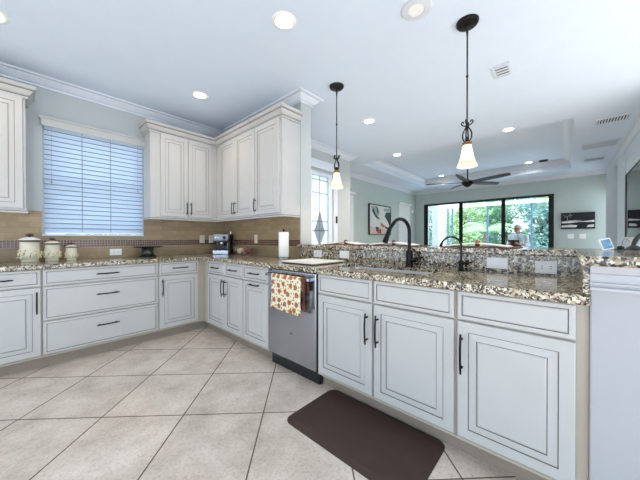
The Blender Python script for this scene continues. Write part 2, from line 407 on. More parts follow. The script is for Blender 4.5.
# kitchen window wall with the window opening
bm = bmesh.new(); wx0, wx1, wz0, wz1 = -1.376, -.488, 1.185, 2.30
for d in ((-3.4, wx0, WA, WA+.15, 0, H), (wx1, WB+T, WA, WA+.15, 0, H), (wx0, wx1, WA, WA+.15, 0, wz0), (wx0, wx1, WA, WA+.15, wz1, H)): box(bm, *d)
link('wall_left', bm, 'wall', kind=st)
obox('wall_corner', (WB, WB+T, WBE, WA, 0, H), 'wall', kind=st)
obox('wall_peninsula', (WB, WB+.13, -3.42, WBE, 0, 1.03), 'wall', kind=st)
bm = bmesh.new(); box(bm, 0.0, .756, -3.98, -3.428, 0, 1.03); link('wall_peninsula_end', bm, 'column', kind=st, bevel=.006)
# entry wall with the front-door glass opening
dx0, dx1, dz1 = 1.80, 2.235, 2.24
bm = bmesh.new()
for d in ((WB+T, dx0, EW, EW+.15, 0, H), (dx1, EX, EW, EW+.15, 0, H), (dx0, dx1, EW, EW+.15, dz1, H), (dx0, dx1, EW, EW+.15, 0, .30)): box(bm, *d)
box(bm, EX-.15, EX, EW+.15, PW+.15, 0, H)
link('wall_entry', bm, 'wall', kind=st)
# picture wall with two windows
bm = bmesh.new(); ww = ((3.35, 4.13), (6.60, 7.46))
prev = EX
for a, b in ww:
    box(bm, prev, a, PW, PW+.15, 0, H); box(bm, a, b, PW, PW+.15, 0, .85); box(bm, a, b, PW, PW+.15, 2.27, H); prev = b
box(bm, prev, FX+.15, PW, PW+.15, 0, H); link('wall_great_room', bm, 'wallg', kind=st)
# far wall with the sliding-door opening
sy0, sy1, sz = -3.10, .335, 2.315
bm = bmesh.new()
for d in ((FX, FX+.15, RW-.15, sy0, 0, H), (FX, FX+.15, sy1, PW, 0, H), (FX, FX+.15, sy0, sy1, sz, H)): box(bm, *d)
link('wall_far', bm, 'wallg', kind=st)
# right wall: arched niche near the far corner, pilaster, media wall
def arch_wall():
    bm = bmesh.new(); x0, x1, zs, r = 7.22, 7.90, 2.05, .34
    box(bm, x1, FX+.15, RW-.15, RW, 0, H); box(bm, 3.0, x0, RW-.15, RW, 0, H)
    cx = (x0+x1)/2; n = 12
    top = [(x0, H), (x1, H)]; arc = [(cx+r*math.cos(PI*i/n), zs+r*.9*math.sin(PI*i/n)) for i in range(n+1)]
    for i in range(n):
        a, b = arc[i], arc[i+1]
        prism(bm, [a, (a[0], H), (b[0], H), b], lambda p, d: (p[0], d, p[1]), RW-.15, RW)
    box(bm, x0, x1, RW-1.2, RW-1.1, 0, H)
    return link('wall_right', bm, 'wallg', kind=st)
arch_wall()
obox('trim_1', (7.05, 7.20, RW, RW+.16, 0, H-.11), 'trim', kind=st)
bm = bmesh.new(); tx0, tx1, tz0, tz1 = 3.45, 5.70, 1.155, 2.26
box(bm, 3.0, tx0, RW, RW+.02, 0, H-.09); box(bm, tx1, 6.60, RW, RW+.04, 0, H-.09); box(bm, tx0, tx1, RW, RW+.04, 0, tz0); box(bm, tx0, tx1, RW, RW+.02, tz1, H-.09)
link('trim_2', bm, 'trim', kind=st)
# ceiling with the tray recess over the great room
tX0, tX1, tY0, tY1, tZ = 3.55, 7.15, -3.42, 0.0, 3.0
bm = bmesh.new()
xs = [-3.4, WB+T, EX-.15, tX0, tX1, FX+.15]; ys = [-5.2, RW-.15, tY0, tY1, EW+.15 if EW+.15 > tY1 else tY1+.01, WA+.15, PW+.15]
def cell(i, j):
    x, y = (xs[i]+xs[i+1])/2, (ys[j]+ys[j+1])/2
    if tX0 < x < tX1 and tY0 < y < tY1: return False
    if y > EW+.15 and WB+T < x < EX-.15: return False
    if y > WA+.15 and x < EX-.15: return False
    return True
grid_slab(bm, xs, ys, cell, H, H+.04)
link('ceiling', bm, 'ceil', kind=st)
bm = bmesh.new()
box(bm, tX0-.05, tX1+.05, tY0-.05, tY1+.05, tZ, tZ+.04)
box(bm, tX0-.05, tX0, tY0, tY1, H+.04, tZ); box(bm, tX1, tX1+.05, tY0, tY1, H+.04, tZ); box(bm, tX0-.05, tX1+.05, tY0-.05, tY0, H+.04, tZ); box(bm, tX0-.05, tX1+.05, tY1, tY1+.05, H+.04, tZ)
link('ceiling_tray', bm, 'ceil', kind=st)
crown = [(0, H-.092), (.016, H-.092), (.018, H-.080), (.007, H-.076), (.010, H-.070), (.026, H-.066), (.050, H-.046), (.072, H-.026), (.064, H-.021), (.070, H-.016), (.100, H-.014), (.105, H-.010), (.105, H), (0, H)]
bm = bmesh.new(); sweep(bm, [(-3.4, WA), (WB, WA), (WB, WBE), (WB+T, WBE), (WB+T, EW), (EX, EW), (EX, PW), (FX, PW), (FX, RW), (3.0, RW)], crown)
link('trim_3', bm, 'trim', kind=st)
tcr = [(0, tZ-.14), (.022, tZ-.14), (.026, tZ-.115), (.014, tZ-.110), (.02, tZ-.10), (.06, tZ-.062), (.054, tZ-.054), (.07, tZ-.045), (.10, tZ-.028), (.092, tZ-.022), (.10, tZ-.018), (.13, tZ-.015), (.13, tZ-.001), (0, tZ-.001)]
bm = bmesh.new(); c = [(tX0, tY1), (tX1, tY1), (tX1, tY0), (tX0, tY0), (tX0, tY1)]; sweep(bm, c, tcr, pre=(tX0, tY0), post=(tX1, tY1)); link('trim_4', bm, 'trim', kind=st)
# unseen headers added behind the camera to cut sky light on the cabinets
obox('sky_block_back', (-3.4, 3.0, -5.2, -5.05, 2.0, H), 'wall', kind=st)
obox('sky_block_west', (-3.4, -3.25, -5.05, WA, 1.45, H), 'wall', kind=st)
# backsplash tile and mosaic strip
S0, S1 = 1.047, 1.122
bm = bmesh.new(); th = .008
for a, b, z0, z1 in ((-3.0, WB, .914, S0), (-3.0, -1.385, S1, 1.42), (-1.385, -.48, S1, 1.168), (-.48, WB, S1, 1.42)): box(bm, a, b, WA-th, WA, z0, z1)
link('trim_5', bm, 'tileA', kind=st)
obox('trim_6', (-3.0, WB, WA-th-.001, WA, S0, S1), 'stripA', kind=st)
bm = bmesh.new()
for z0, z1 in ((.914, S0), (S1, 1.42)): box(bm, WB-th, WB, WBE+.01, WA-th, z0, z1)
link('trim_7', bm, 'tileB', kind=st)
obox('trim_8', (WB-th-.001, WB, WBE+.01, WA-th, S0, S1), 'stripB', kind=st)
# apron moulding below the bar top on the end wall
bm = bmesh.new()
ap = [(0, .936), (.020, .936), (.024, .940), (.024, .948), (.010, .951), (.010, .956), (.020, .959), (.020, .966), (.008, .969), (.008, .998), (.026, 1.004), (.034, 1.020), (.034, 1.0305), (0, 1.0305)]
sweep(bm, [(.0, -3.428), (.0, -3.98)], ap)
bm2 = bm; link('trim_9', bm2, 'apron', kind=st)
# small baseboards
obox('baseboard_great', (EX, FX, PW-.015, PW, 0, .13), 'trim', kind=st)
obox('baseboard_far', (FX-.015, FX, RW, sy0-.05, 0, .13), 'trim', kind=st)
# outside ground, lanai
obox('ground', (13.8, 60, -40, 40, -.25, -.125), 'grass', kind=st)
obox('bounce_pavement', (-40, 13.8, -40, 40, -.25, -.125), 'lanai', kind=st)  # pale paving added so sunlight bounces up to the ceilings
obox('lanai_floor', (8.1, 11.2, -6, 2.5, -.12, -.01), 'lanai', kind=st)
bm = bmesh.new(); box(bm, 8.1, 9.15, -6, 2.5, 2.62, 2.72); box(bm, 9.0, 9.15, -6, 2.5, 2.50, 2.62); link('lanai_ceiling', bm, 'stucco', kind=st)
bm = bmesh.new(); box(bm, 9.05, 9.9, .26, .46, 0, 2.62); box(bm, 8.1, 9.05, .26, .46, 0, .3); box(bm, 8.1, 9.05, .26, .46, 2.2, 2.62); box(bm, 8.1, 8.22, .26, .46, .3, 2.2); link('wall_lanai', bm, 'stucco', kind=st)

# ================================================================== WINDOWS AND DOORS
w = thing('window_1', 'kitchen window behind closed white blinds', 'window', (-.93, WA, 1.19)); w['kind'] = st
bm = bmesh.new()
for d in ((wx0, wx0+.03, WA+.06, WA+.12, wz0, wz1), (wx1-.03, wx1, WA+.06, WA+.12, wz0, wz1), (wx0-.006, wx1+.006, WA-.014, WA+.10, 1.168, wz0), (wx0, wx1, WA+.06, WA+.10, wz1-.03, wz1), (wx0, wx1, WA+.06, WA+.09, 1.72, 1.76)): box(bm, *d)
link('window_frame', bm, 'trim', w)
obox('pane', (wx0, wx1, WA+.085, WA+.09, wz0, wz1), 'glass', w)
bl = thing('window_blind', 'white horizontal slat blind closed over the kitchen window above the canisters', 'blind', (-.93, WA, 1.2))
bm = bmesh.new(); vp = [(-1.395, 2.29), (-.462, 2.29), (-.462, 2.385), (-1.395, 2.385)]
sweep(bm, [(-1.385, WA), (-1.385, WA-.05), (-.47, WA-.05), (-.47, WA)][::1], [(-.012, 2.295), (.0, 2.295), (.004, 2.31), (.004, 2.365), (.016, 2.372), (.018, 2.388), (-.012, 2.388)])
link('valance', bm, 'valance', bl)
bm = bmesh.new(); n = 22; ang = math.radians(58)
for i in range(n):
    z = 1.225+(2.285-1.225)*i/(n-1); tl = ang+random.uniform(-.03, .03)
    if i in (11, ): tl = math.radians(48)
    h = .0270; dy, dz = h*math.cos(tl), h*math.sin(tl); t = .0015
    y = WA-.019
    a = [(-1.368, y-dy, z+dz), (-.496, y-dy, z+dz), (-.496, y+dy, z-dz), (-1.368, y+dy, z-dz)]
    m = [(-1.368, y-.003, z-.002), (-.496, y-.003, z-.002)]
    lo = [bm.verts.new(p) for p in a]; mid = [bm.verts.new(p) for p in m]
    bm.faces.new((lo[0], lo[1], mid[1], mid[0])); bm.faces.new((mid[0], mid[1], lo[2], lo[3]))
bmesh.ops.solidify(bm, geom=bm.faces[:], thickness=.0025)
sl = link('slats', bm, 'slat', bl)
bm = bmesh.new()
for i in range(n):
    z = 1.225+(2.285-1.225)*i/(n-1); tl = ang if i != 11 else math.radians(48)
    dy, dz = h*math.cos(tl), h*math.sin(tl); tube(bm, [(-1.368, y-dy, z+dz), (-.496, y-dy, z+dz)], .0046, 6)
link('slat_gap_shade', bm, 'gapshade', sl)  # grey tubes stand in for the shaded gaps between the white slats
for x in (-1.074, -.822):
    bm = bmesh.new(); box(bm, x-.004, x+.004, WA-.036, WA-.034, 1.21, 2.29); link('ladder_tape', bm, 'canvas_l', bl)
obox('bottom_rail', (-1.366, -.498, WA-.036, WA-.005, 1.188, 1.204), 'white', bl)
for x in (-1.315, -.555):
    bm = bmesh.new(); tube(bm, [(x, WA-.052, 2.29), (x, WA-.052, 1.74)], .0012, 5); lathe(bm, [(.003, 0), (.006, .008), (.006, .03), (.002, .036)], (x, WA-.052, 1.705), 8); link('cord', bm, 'canvas_l', bl)

def side_window(n, x0, x1, label):
    w = thing('window_%d' % n, label, 'window', ((x0+x1)/2, PW, .85)); w['kind'] = st
    bm = bmesh.new()
    for d in ((x0, x0+.04, PW-.01, PW+.1, .85, 2.27), (x1-.04, x1, PW-.01, PW+.1, .85, 2.27), (x0+.04, x1-.04, PW-.01, PW+.1, .85, .90), (x0+.04, x1-.04, PW-.01, PW+.1, 2.22, 2.27)): box(bm, *d)
    link('window_frame', bm, 'trim', w); obox('pane', (x0+.04, x1-.04, PW+.08, PW+.085, .9, 2.22), 'glass', w)
    b = thing('window_blind', ['white blind on the great room window left of the bird picture', 'white blind on the great room window right of the bird picture'][n-2], 'blind', ((x0+x1)/2, PW, .9))
    obox('headrail', (x0-.02, x1+.03, PW-.07, PW-.012, 2.25, 2.30), 'white', b)
    bm = bmesh.new()
    for i in range(27):
        z = .93+i*.05; box(bm, x0+.01, x1-.005, PW-.05, PW-.012, z, z+.012)
        v = bm.verts[-8:] if False else None
    for i in range(27):
        z = .93+i*.05; box(bm, x0+.012, x1-.007, PW-.016, PW-.013, z+.012, z+.05)
    link('slats', bm, 'white', b)
side_window(2, *ww[0], 'great room window left of the bird picture'); side_window(3, *ww[1], 'great room window right of the bird picture')

d = thing('door_1', 'white front door with leaded glass diamond panel', 'door', (2.02, EW, 0)); d['kind'] = st
bm = bmesh.new()
for q in ((1.66, dx0, EW-.03, EW+.02, 0, 2.30), (dx1, 2.33, EW-.03, EW+.02, 0, 2.30), (dx0, dx1, EW-.03, EW+.02, dz1, 2.30), (dx0, dx1, EW-.03, EW+.02, 0, .32)): box(bm, *q)
link('door_leaf', bm, 'trim', d)
bm = bmesh.new(); sweep(bm, [(2.47, EW), (1.52, EW)], [(-.0, 2.36), (-.05, 2.36), (-.06, 2.40), (-.06, 2.50), (0, 2.50)])
box(bm, 2.36, 2.47, EW-.045, EW, 0, 2.36); box(bm, 1.52, 1.64, EW-.045, EW, 0, 2.36); link('casing', bm, 'trim', d)
obox('pane', (dx0, dx1, EW+.0, EW+.008, .32, dz1), 'frost', d)
cxm = (dx0+dx1)/2
bm = bmesh.new()
for z in (.72, 1.28, 1.44, 1.94, 2.17): box(bm, dx0, dx1, EW-.006, EW, z-.006, z+.006)
box(bm, cxm-.005, cxm+.005, EW-.006, EW, .32, dz1)
for a, b in (((cxm, 1.62), (cxm-.10, 1.30)), ((cxm, 1.62), (cxm+.10, 1.30)), ((cxm-.14, 1.28), (cxm, 1.00)), ((cxm+.14, 1.28), (cxm, 1.00))):
    tube(bm, [(a[0], EW-.004, a[1]), (b[0], EW-.004, b[1])], .006, 6)
link('leading', bm, 'glaze', d)
bm = bmesh.new(); prism(bm, [(cxm, 1.60), (cxm+.05, 1.46), (cxm+.13, 1.28), (cxm, 1.03), (cxm-.13, 1.28), (cxm-.05, 1.46)], lambda p, q: (p[0], q, p[1]), EW-.003, EW-.0005); link('diamond_glass', bm, 'leadfrost', d)
bm = bmesh.new(); prism(bm, [(cxm, 1.33), (cxm+.03, 1.28), (cxm, 1.21), (cxm-.03, 1.28)], lambda p, q: (p[0], q, p[1]), EW-.006, EW-.0035); link('bevel_glass', bm, 'frost', d)
obox('hinge', (2.415, 2.45, EW-.06, EW-.045, 1.42, 1.55), 'black', d)

# sliding doors (three panels)
d = thing('door_2', 'black framed three panel sliding glass door', 'door', (FX, -1.4, 0)); d['kind'] = st
bm = bmesh.new()
for q in ((FX-.02, FX+.12, sy1-.06, sy1, 0, sz), (FX-.02, FX+.12, sy0, sy0+.06, 0, sz), (FX-.02, FX+.12, sy0+.06, sy1-.06, sz-.03, sz), (FX-.01, FX+.12, sy0+.06, sy1-.06, 0, .04)): box(bm, *q)
link('door_frame', bm, 'bronzeframe', d)
ym = [sy1-.06, -.83, -1.975, sy0+.06]
for i in range(3):
    a, b = ym[i+1], ym[i]; x = FX+.02+.03*(i % 2)
    bm = bmesh.new()
    for q in ((x, x+.03, a, a+.05, .04, sz-.03), (x, x+.03, b-.05, b, .04, sz-.03), (x, x+.03, a+.05, b-.05, .04, .12), (x, x+.03, a+.05, b-.05, sz-.055, sz-.03)): box(bm, *q)
    f = link('sash', bm, 'bronzeframe', d); obox('pane', (x+.012, x+.016, a+.05, b-.05, .12, sz-.055), 'glass', f)

# ================================================================== BASE CABINETS
ZT, ZB, ZD0, ZDT = .868, .724, .122, .714
def carcass(F, s0, s1, parent, depth=.60, toe=True, s0t=None, ext=0, hollow=False):
    bm = bmesh.new()
    if hollow:
        for q in ((s0, s1, -.06, -.0205, .108, .873), (s0, s1, -depth, -depth+.018, .108, .873), (s0, s0+.018, -depth+.018, -.06, .108, .873), (s1-.018, s1, -depth+.018, -.06, .108, .873), (s0+.018, s1-.018, -depth+.018, -.06, .108, .126)): fbox(bm, F, *q)
    else: fbox(bm, F, s0, s1, -depth, -.0205, .108, .873)
    link('body', bm, 'frame', parent)
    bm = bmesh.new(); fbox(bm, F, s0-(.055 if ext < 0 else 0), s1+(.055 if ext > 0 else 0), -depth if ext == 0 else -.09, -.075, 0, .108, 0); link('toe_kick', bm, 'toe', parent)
    bm = bmesh.new(); fbox(bm, F, s0, s1, -.06, -.012, .098, .114); link('base_moulding', bm, 'frame', parent, bevel=.004)
def base(F, name, label, cat, s0, s1, fronts, loc, ext=0):
    t = thing(name, label, cat, loc); carcass(F, s0, s1, t, ext=ext, hollow='sink' in name)
    for kind, a, b, z0, z1, pulls in fronts:
        o = panel_front(kind, F, a, b, z0, z1, t, raised=kind == 'door')
        for s, z, L, v in pulls: pull(F, s, z, L, v, o)
    return t
PL = .18
base(FA, 'base_cabinet', 'white base cabinet with one drawer and one door below the canisters, leftmost in view', 'cabinet', -1.93, -1.4055,
     [('drawer', -1.915, -1.412, ZB, ZT, [(-1.66, .795, PL, False)]), ('door', -1.915, -1.412, ZD0, ZDT, [(-1.437, .585, .19, True)])], (-1.67, .3, 0))
base(FA, 'drawer_cabinet', 'wide white base cabinet with three stacked drawers under the window', 'cabinet', -1.405, -.497,
     [('drawer', -1.399, -.504, a, b, [(-.95, z, PL, False)]) for a, b, z in ((ZB, ZT, .797), (.42, .714, .60), (ZD0, .41, .30))], (-.95, .3, 0))
base(FA, 'base_cabinet', 'white base cabinet with one drawer and one door left of the inside corner', 'cabinet', -.4965, .0190,
     [('drawer', -.490, -.058, ZB, ZT, [(-.274, .797, PL, False)]), ('door', -.490, -.058, ZD0, ZDT, [(-.462, .585, .19, True)])], (-.25, .3, 0), ext=1)
t = base(FB, 'base_cabinet', 'white base cabinet with two narrow drawers over two narrow doors right of the inside corner', 'cabinet', -.0190, .9145,
     [('drawer', .123, .545, ZB, ZT, [(.334, .797, PL, False)]), ('drawer', .552, .908, ZB, ZT, [(.73, .797, PL, False)]),
      ('door', .123, .545, ZD0, ZDT, [(.518, .585, .19, True)]), ('door', .552, .908, ZD0, ZDT, [(.58, .585, .19, True)])], (.3, -.5, 0), ext=-1)
base(FB, 'pull_out_cabinet', 'narrow white pull-out base cabinet left of the dishwasher', 'cabinet', .915, 1.346,
     [('drawer', .920, 1.339, ZB, ZT, [(1.13, .797, PL, False)]), ('door', .920, 1.339, ZD0, ZDT, [(1.13, .688, PL, False)])], (.3, -1.13, 0))
base(FB, 'sink_base_cabinet', 'white two door sink base cabinet right of the dishwasher', 'cabinet', 1.955, 2.936,
     [('drawer', 1.967, 2.437, ZB, ZT, []), ('drawer', 2.452, 2.928, ZB, ZT, []),
      ('door', 1.967, 2.437, ZD0, ZDT, [(2.405, .555, .20, True)]), ('door', 2.452, 2.928, ZD0, ZDT, [(2.482, .555, .20, True)])], (.3, -2.45, 0))
base(FB, 'base_cabinet', 'white base cabinet with one wide drawer and one door, next to the white end wall', 'cabinet', 2.937, 3.427,
     [('drawer', 2.946, 3.388, ZB, ZT, []), ('door', 2.946, 3.388, ZD0, ZDT, [(2.968, .555, .20, True)])], (.3, -3.18, 0))

# dishwasher
t = thing('dishwasher', 'stainless steel dishwasher with a bar handle between the white cabinets', 'dishwasher', (.3, -1.65, 0))
obox('tub', (.015, .59, -1.953, -1.348, .10, .872), 'darkplastic', t)
bm = bmesh.new(); fbox(bm, FB, 1.353, 1.949, -.014, .006, .115, .868); link('door', bm, 'steel', t, bevel=.005)
bm = bmesh.new(); fbox(bm, FB, 1.36, 1.94, .0062, .0072, .848, .850); link('seam', bm, 'darkplastic', t)
bm = bmesh.new(); fbox(bm, FB, 1.353, 1.949, -.06, -.04, .0, .10); link('kick_plate', bm, 'darkplastic', t)
bm = bmesh.new(); tube(bm, [FB(1.385, .052, .822), FB(1.917, .052, .822)], .011, 12); link('handle', bm, 'steel', t, smooth=True)
for s in (1.395, 1.907):
    bm = bmesh.new(); fbox(bm, FB, s-.014, s+.014, .004, .060, .808, .836); link('handle_bracket', bm, 'steel', t, bevel=.004)
bm = bmesh.new(); fbox(bm, FB, 1.372, 1.408, .0062, .0075, .853, .862); link('control_badge', bm, 'darkplastic', t)
bm = bmesh.new(); n = 20
prism(bm, [(1.668+.013*math.cos(2*PI*i/n), .345+.013*math.sin(2*PI*i/n)) for i in range(n)], lambda p, q: FB(p[0], q, p[1]), .0062, .0072)
em = link('emblem', bm, 'canvas_l', t); bm = bmesh.new(); tube(bm, [FB(1.668+.010*math.cos(2*PI*i/n), .0078, .345+.010*math.sin(2*PI*i/n)) for i in range(n+1)], .0012, 5)
for dx in (-.003, .003): tube(bm, [FB(1.668+dx+.003*math.cos(i/6*PI+PI/2*(dx < 0)), .0078, .345+.004*math.sin(i/3*PI)) for i in range(7)], .0009, 5)
link('emblem_ring', bm, 'darkplastic', em)

# towels on the dishwasher handle
def cloth(name, s0, s1, z0, z1, dfront, mat, wav, skew=0, back=.0):
    bm = bmesh.new(); nu, nv = 26, 22; g = []
    # profile goes from behind the bar, over it and down the front
    for j in range(nv+1):
        row = []
        for i in range(nu+1):
            u = i/nu; s = s0+(s1-s0)*u
            if j <= 6:
                a = PI*(j/6); d = .052-.0155*math.cos(a); z = .822+.0155*math.sin(a)
                if j == 0: z -= .10; d = .034
            else:
                k = (j-6)/(nv-6); z = .822-(k*(.822-z0-skew*u)); d = .0675+wav*math.sin(u*11+k*2)*k+dfront*k*.2
                s += (u-.5)*-.02*math.sin(k*PI)
            row.append(bm.verts.new(FB(s, d, z)))
        g.append(row)
    for j in range(nv):
        for i in range(nu): bm.faces.new((g[j][i], g[j][i+1], g[j+1][i+1], g[j+1][i]))
    bmesh.ops.recalc_face_normals(bm, faces=bm.faces[:]); bmesh.ops.solidify(bm, geom=bm.faces[:], thickness=.003)
    return link(name, bm, mat, smooth=True, autos=False)
tag(cloth('dish_towel', 1.475, 1.852, .545, .83, .01, 'towel', .004, -.015), 'cream dish towel with orange and brown harvest print hanging on the dishwasher handle', 'towel')
tag(cloth('dish_towel', 1.858, 1.896, .575, .83, -.03, 'towel2', .002), 'dark red-brown towel hanging on the dishwasher handle, right of the printed towel', 'towel')

# ================================================================== COUNTERTOPS
xs = [-2.2, -.03, .16, .488, .5995, WB-.0095]; ys = [-3.4275, -2.72, -1.98, WBE, -.03, WA-.0095]
def ctop(i, j):
    x, y = (xs[i]+xs[i+1])/2, (ys[j]+ys[j+1])/2
    if x < -.03 and y < -.03: return False
    if .16 < x < .488 and -2.72 < y < -1.98: return False
    if x > .5995 and y < WBE: return False
    return True
bm = bmesh.new(); grid_slab(bm, xs, ys, ctop, .874, .914)
ct = tag(link('countertop', bm, 'granite', bevel=.006), 'speckled beige, brown and black granite countertop running along both cabinet rows', 'countertop')
# raised granite splash behind the sink, turning the corner on the end wall
bm = bmesh.new(); grid_slab(bm, [.002, .600, .6255], [-3.4275, -3.408, WBE-.003], lambda i, j: i == 1 or j == 0, .9145, 1.030)
tag(link('granite_backsplash', bm, 'granite'), 'speckled granite upstand behind the sink, below the raised bar top', 'backsplash')
# bar top, L-shaped over the end wall
bm = bmesh.new(); grid_slab(bm, [-.05, .555, 1.05], [-4.00, -3.395, WBE-.002], lambda i, j: i == 1 or j == 0, 1.031, 1.070)
tag(link('bar_top', bm, 'granite', bevel=.009), 'raised speckled granite bar top between the kitchen and the great room', 'countertop')
# sink
t = thing('kitchen_sink', 'undermounted stainless steel sink set in the granite counter', 'sink', (.31, -2.35, .70))
bm = bmesh.new(); x0, x1, y0, y1 = .161, .487, -2.719, -1.981
rg = []
for ins, z in ((0, .889), (.003, .890), (.006, .884), (.012, .70), (.03, .685)):
    pts = []
    for cx, cy, a0 in ((x1-ins-.05, y1-ins-.05, 0), (x0+ins+.05, y1-ins-.05, 90), (x0+ins+.05, y0+ins+.05, 180), (x1-ins-.05, y0+ins+.05, 270)):
        for k in range(6): a = math.radians(a0+18*k); pts.append((cx+.05*math.cos(a), cy+.05*math.sin(a), z))
    rg.append([bm.verts.new(p) for p in pts])
for a, b in zip(rg, rg[1:]):
    for i in range(len(a)): j = (i+1) % len(a); bm.faces.new((a[i], a[j], b[j], b[i]))
bm.faces.new(rg[-1]); link('basin', bm, 'sinksteel', t, smooth=True)
bm = bmesh.new(); lathe(bm, [(0, .686), (.04, .686), (.043, .690), (.03, .690), (.012, .688), (0, .688)], (.36, -2.35, 0), 20); link('drain', bm, 'steel', t, smooth=True)

# faucets
def faucet():
    bx, by, z = .522, -2.455, .9145
    t = thing('kitchen_faucet', 'tall dark bronze gooseneck kitchen faucet behind the sink', 'faucet', (bx, by, z))
    bm = bmesh.new(); lathe(bm, [(.032, 0), (.032, .006), (.027, .012), (.026, .11), (.024, .125), (.015, .135)], (bx, by, z), 20); link('faucet_body', bm, 'black', t, smooth=True)
    r = .098; cz = 1.185; ux, uy = -.96, .28
    def Q(d, zz): return (bx+ux*d, by+uy*d, zz)
    pts = [(bx, by, 1.04), (bx, by, 1.10), (bx, by, 1.15)]+[Q(r-r*math.cos(math.radians(a)), cz+r*1.02*math.sin(math.radians(a))) for a in range(0, 156, 12)]
    pts += [Q(r-r*math.cos(math.radians(144))+.034, pts[-1][2]-.034)]
    bm = bmesh.new(); tube(bm, pts, .0135, 12); link('spout', bm, 'black', t, smooth=True)
    a = Vector(pts[-1]); dd = Vector((-.44*.96, .44*.28, -.9)).normalized()
    bm = bmesh.new(); tube(bm, [a, a+dd*.012, a+dd*.02, a+dd*.09, a+dd*.112, a+dd*.114], [.0145, .016, .0155, .0195, .0205, .017], 14); link('spray_head', bm, 'black', t, smooth=True)
    bm = bmesh.new(); tube(bm, [(bx, by-.02, z+.055), (bx, by-.055, z+.058), (bx-.004, by-.062, z+.060)], [.020, .018, .012], 12); tube(bm, [(bx-.004, by-.05, z+.062), (bx-.03, by-.09, z+.078), (bx-.05, by-.12, z+.085)], [.008, .006, .0065], 8); link('lever', bm, 'black', t, smooth=True)
    bx, by = .522, -2.825
    t = thing('filter_faucet', 'small dark bronze filtered water tap on the counter right of the gooseneck faucet', 'faucet', (bx, by, z))
    bm = bmesh.new(); lathe(bm, [(.024, 0), (.024, .005), (.017, .010), (.013, .03), (.017, .045), (.016, .065), (.008, .075)], (bx, by, z), 18); link('faucet_body', bm, 'black', t, smooth=True)
    r = .066; cz = 1.085; ux, uy = -.62, .78
    pts = [(bx, by, .98), (bx, by, 1.03)]+[Q(r-r*math.cos(math.radians(a)), cz+r*.95*math.sin(math.radians(a))) for a in range(0, 172, 12)]
    bm = bmesh.new(); tube(bm, pts, .0065, 10); link('spout', bm, 'black', t, smooth=True)
    e = Vector(pts[-1]); bm = bmesh.new(); tube(bm, [e+Vector((.002, 0, .004)), e+Vector((-.004, .005, -.018))], [.009, .011], 10); link('spout_tip', bm, 'black', t, smooth=True)
    bm = bmesh.new(); tube(bm, [(bx, by-.01, z+.05), (bx-.004, by-.035, z+.055), (bx-.02, by-.075, z+.065)], [.008, .007, .0045], 8); tube(bm, [(bx, by-.028, z+.030), (bx, by-.036, z+.072)], [.007, .005], 8); link('lever', bm, 'black', t, smooth=True)
faucet()

# ================================================================== UPPER CABINETS
UF = .342                                     # door face distance from wall frame origin
FUA = lambda s, d, z: (s, UF-d, z); FUB = lambda s, d, z: (UF-d, -s, z)
U0, U1, UD0, UD1 = 1.405, 2.455, 1.418, 2.440
cc = [(0, 2.440), (.014, 2.440), (.016, 2.456), (.009, 2.459), (.010, 2.464), (.026, 2.472), (.040, 2.490), (.050, 2.510), (.044, 2.514), (.046, 2.519), (.064, 2.523), (.068, 2.552), (-.02, 2.552), (-.02, 2.440)]
lr = [(.004, 1.375), (.014, 1.378), (.014, 1.390), (.006, 1.393), (.007, 1.398), (.006, 1.412), (-.018, 1.412), (-.018, 1.375)]
ff = UF+.0205
def upper(label, F, s0, s1, doors, loc, path, pre=None, post=None, y1=WA-.0095, poly=None):
    t = thing('wall_cabinet', label, 'cabinet', loc)
    bm = bmesh.new(); fbox(bm, F, s0, s1, UF-.0095-WA+.0, -.0205, 1.39, 2.52); link('body', bm, 'cab', t)
    for a, b, hs in doors:
        o = panel_front('door', F, a, b, UD0, UD1, t); pull(F, hs, 1.53, .165, True, o, .005)
    bm = bmesh.new(); sweep(bm, path, cc, pre, post, gl=(2, 3, 7, 8)); link('crown_moulding', bm, ['cab', 'glaze'], t)  # glaze strips also paint in the moulding's shadow lines
    bm = bmesh.new(); sweep(bm, path, lr, pre, post, gl=(2, 3)); link('light_rail', bm, ['cab', 'glaze'], t)
    return t
upper('white wall cabinet left of the window, cut by the left edge of the photo', FUA, -2.05, -1.495, [(-2.03, -1.512, -2.0)], (-1.77, .45, 1.39), [(-2.05, ff), (-1.495, ff), (-1.495, WA-.01)])
upper('white two door wall cabinet between the window and the corner', FUA, -.475, ff-.0005, [(-.367, -.042, -.065), (-.036, .289, -.010)], (-.1, .45, 1.39), [(-.475, WA-.01), (-.475, ff), (ff-.0005, ff)], post=(ff-.0005, ff-1)) if False else None
t = upper('white two door wall cabinet between the window and the corner', FUA, -.475, ff-.001, [(-.367, -.042, -.065), (-.036, .289, -.010)], (-.1, .45, 1.39), [(-.475, WA-.01), (-.475, ff), (ff, ff)], post=(ff, ff-1))
t = upper('white two door wall cabinet right of the corner above the fruit bowl', FUB, -ff+.001, .6175, [(-.2465, .172, .147), (.178, .614, .203)], (.5, -.1, 1.39), [(ff, ff), (ff, -.6175)], pre=(ff-1, ff))
upper('white single door wall cabinet at the open end of the corner wall', FUB, .6180, 1.108, [(.622, 1.072, .647)], (.5, -.86, 1.39), [(ff, -.6180), (ff, -1.108), (WB-.01, -1.108)])

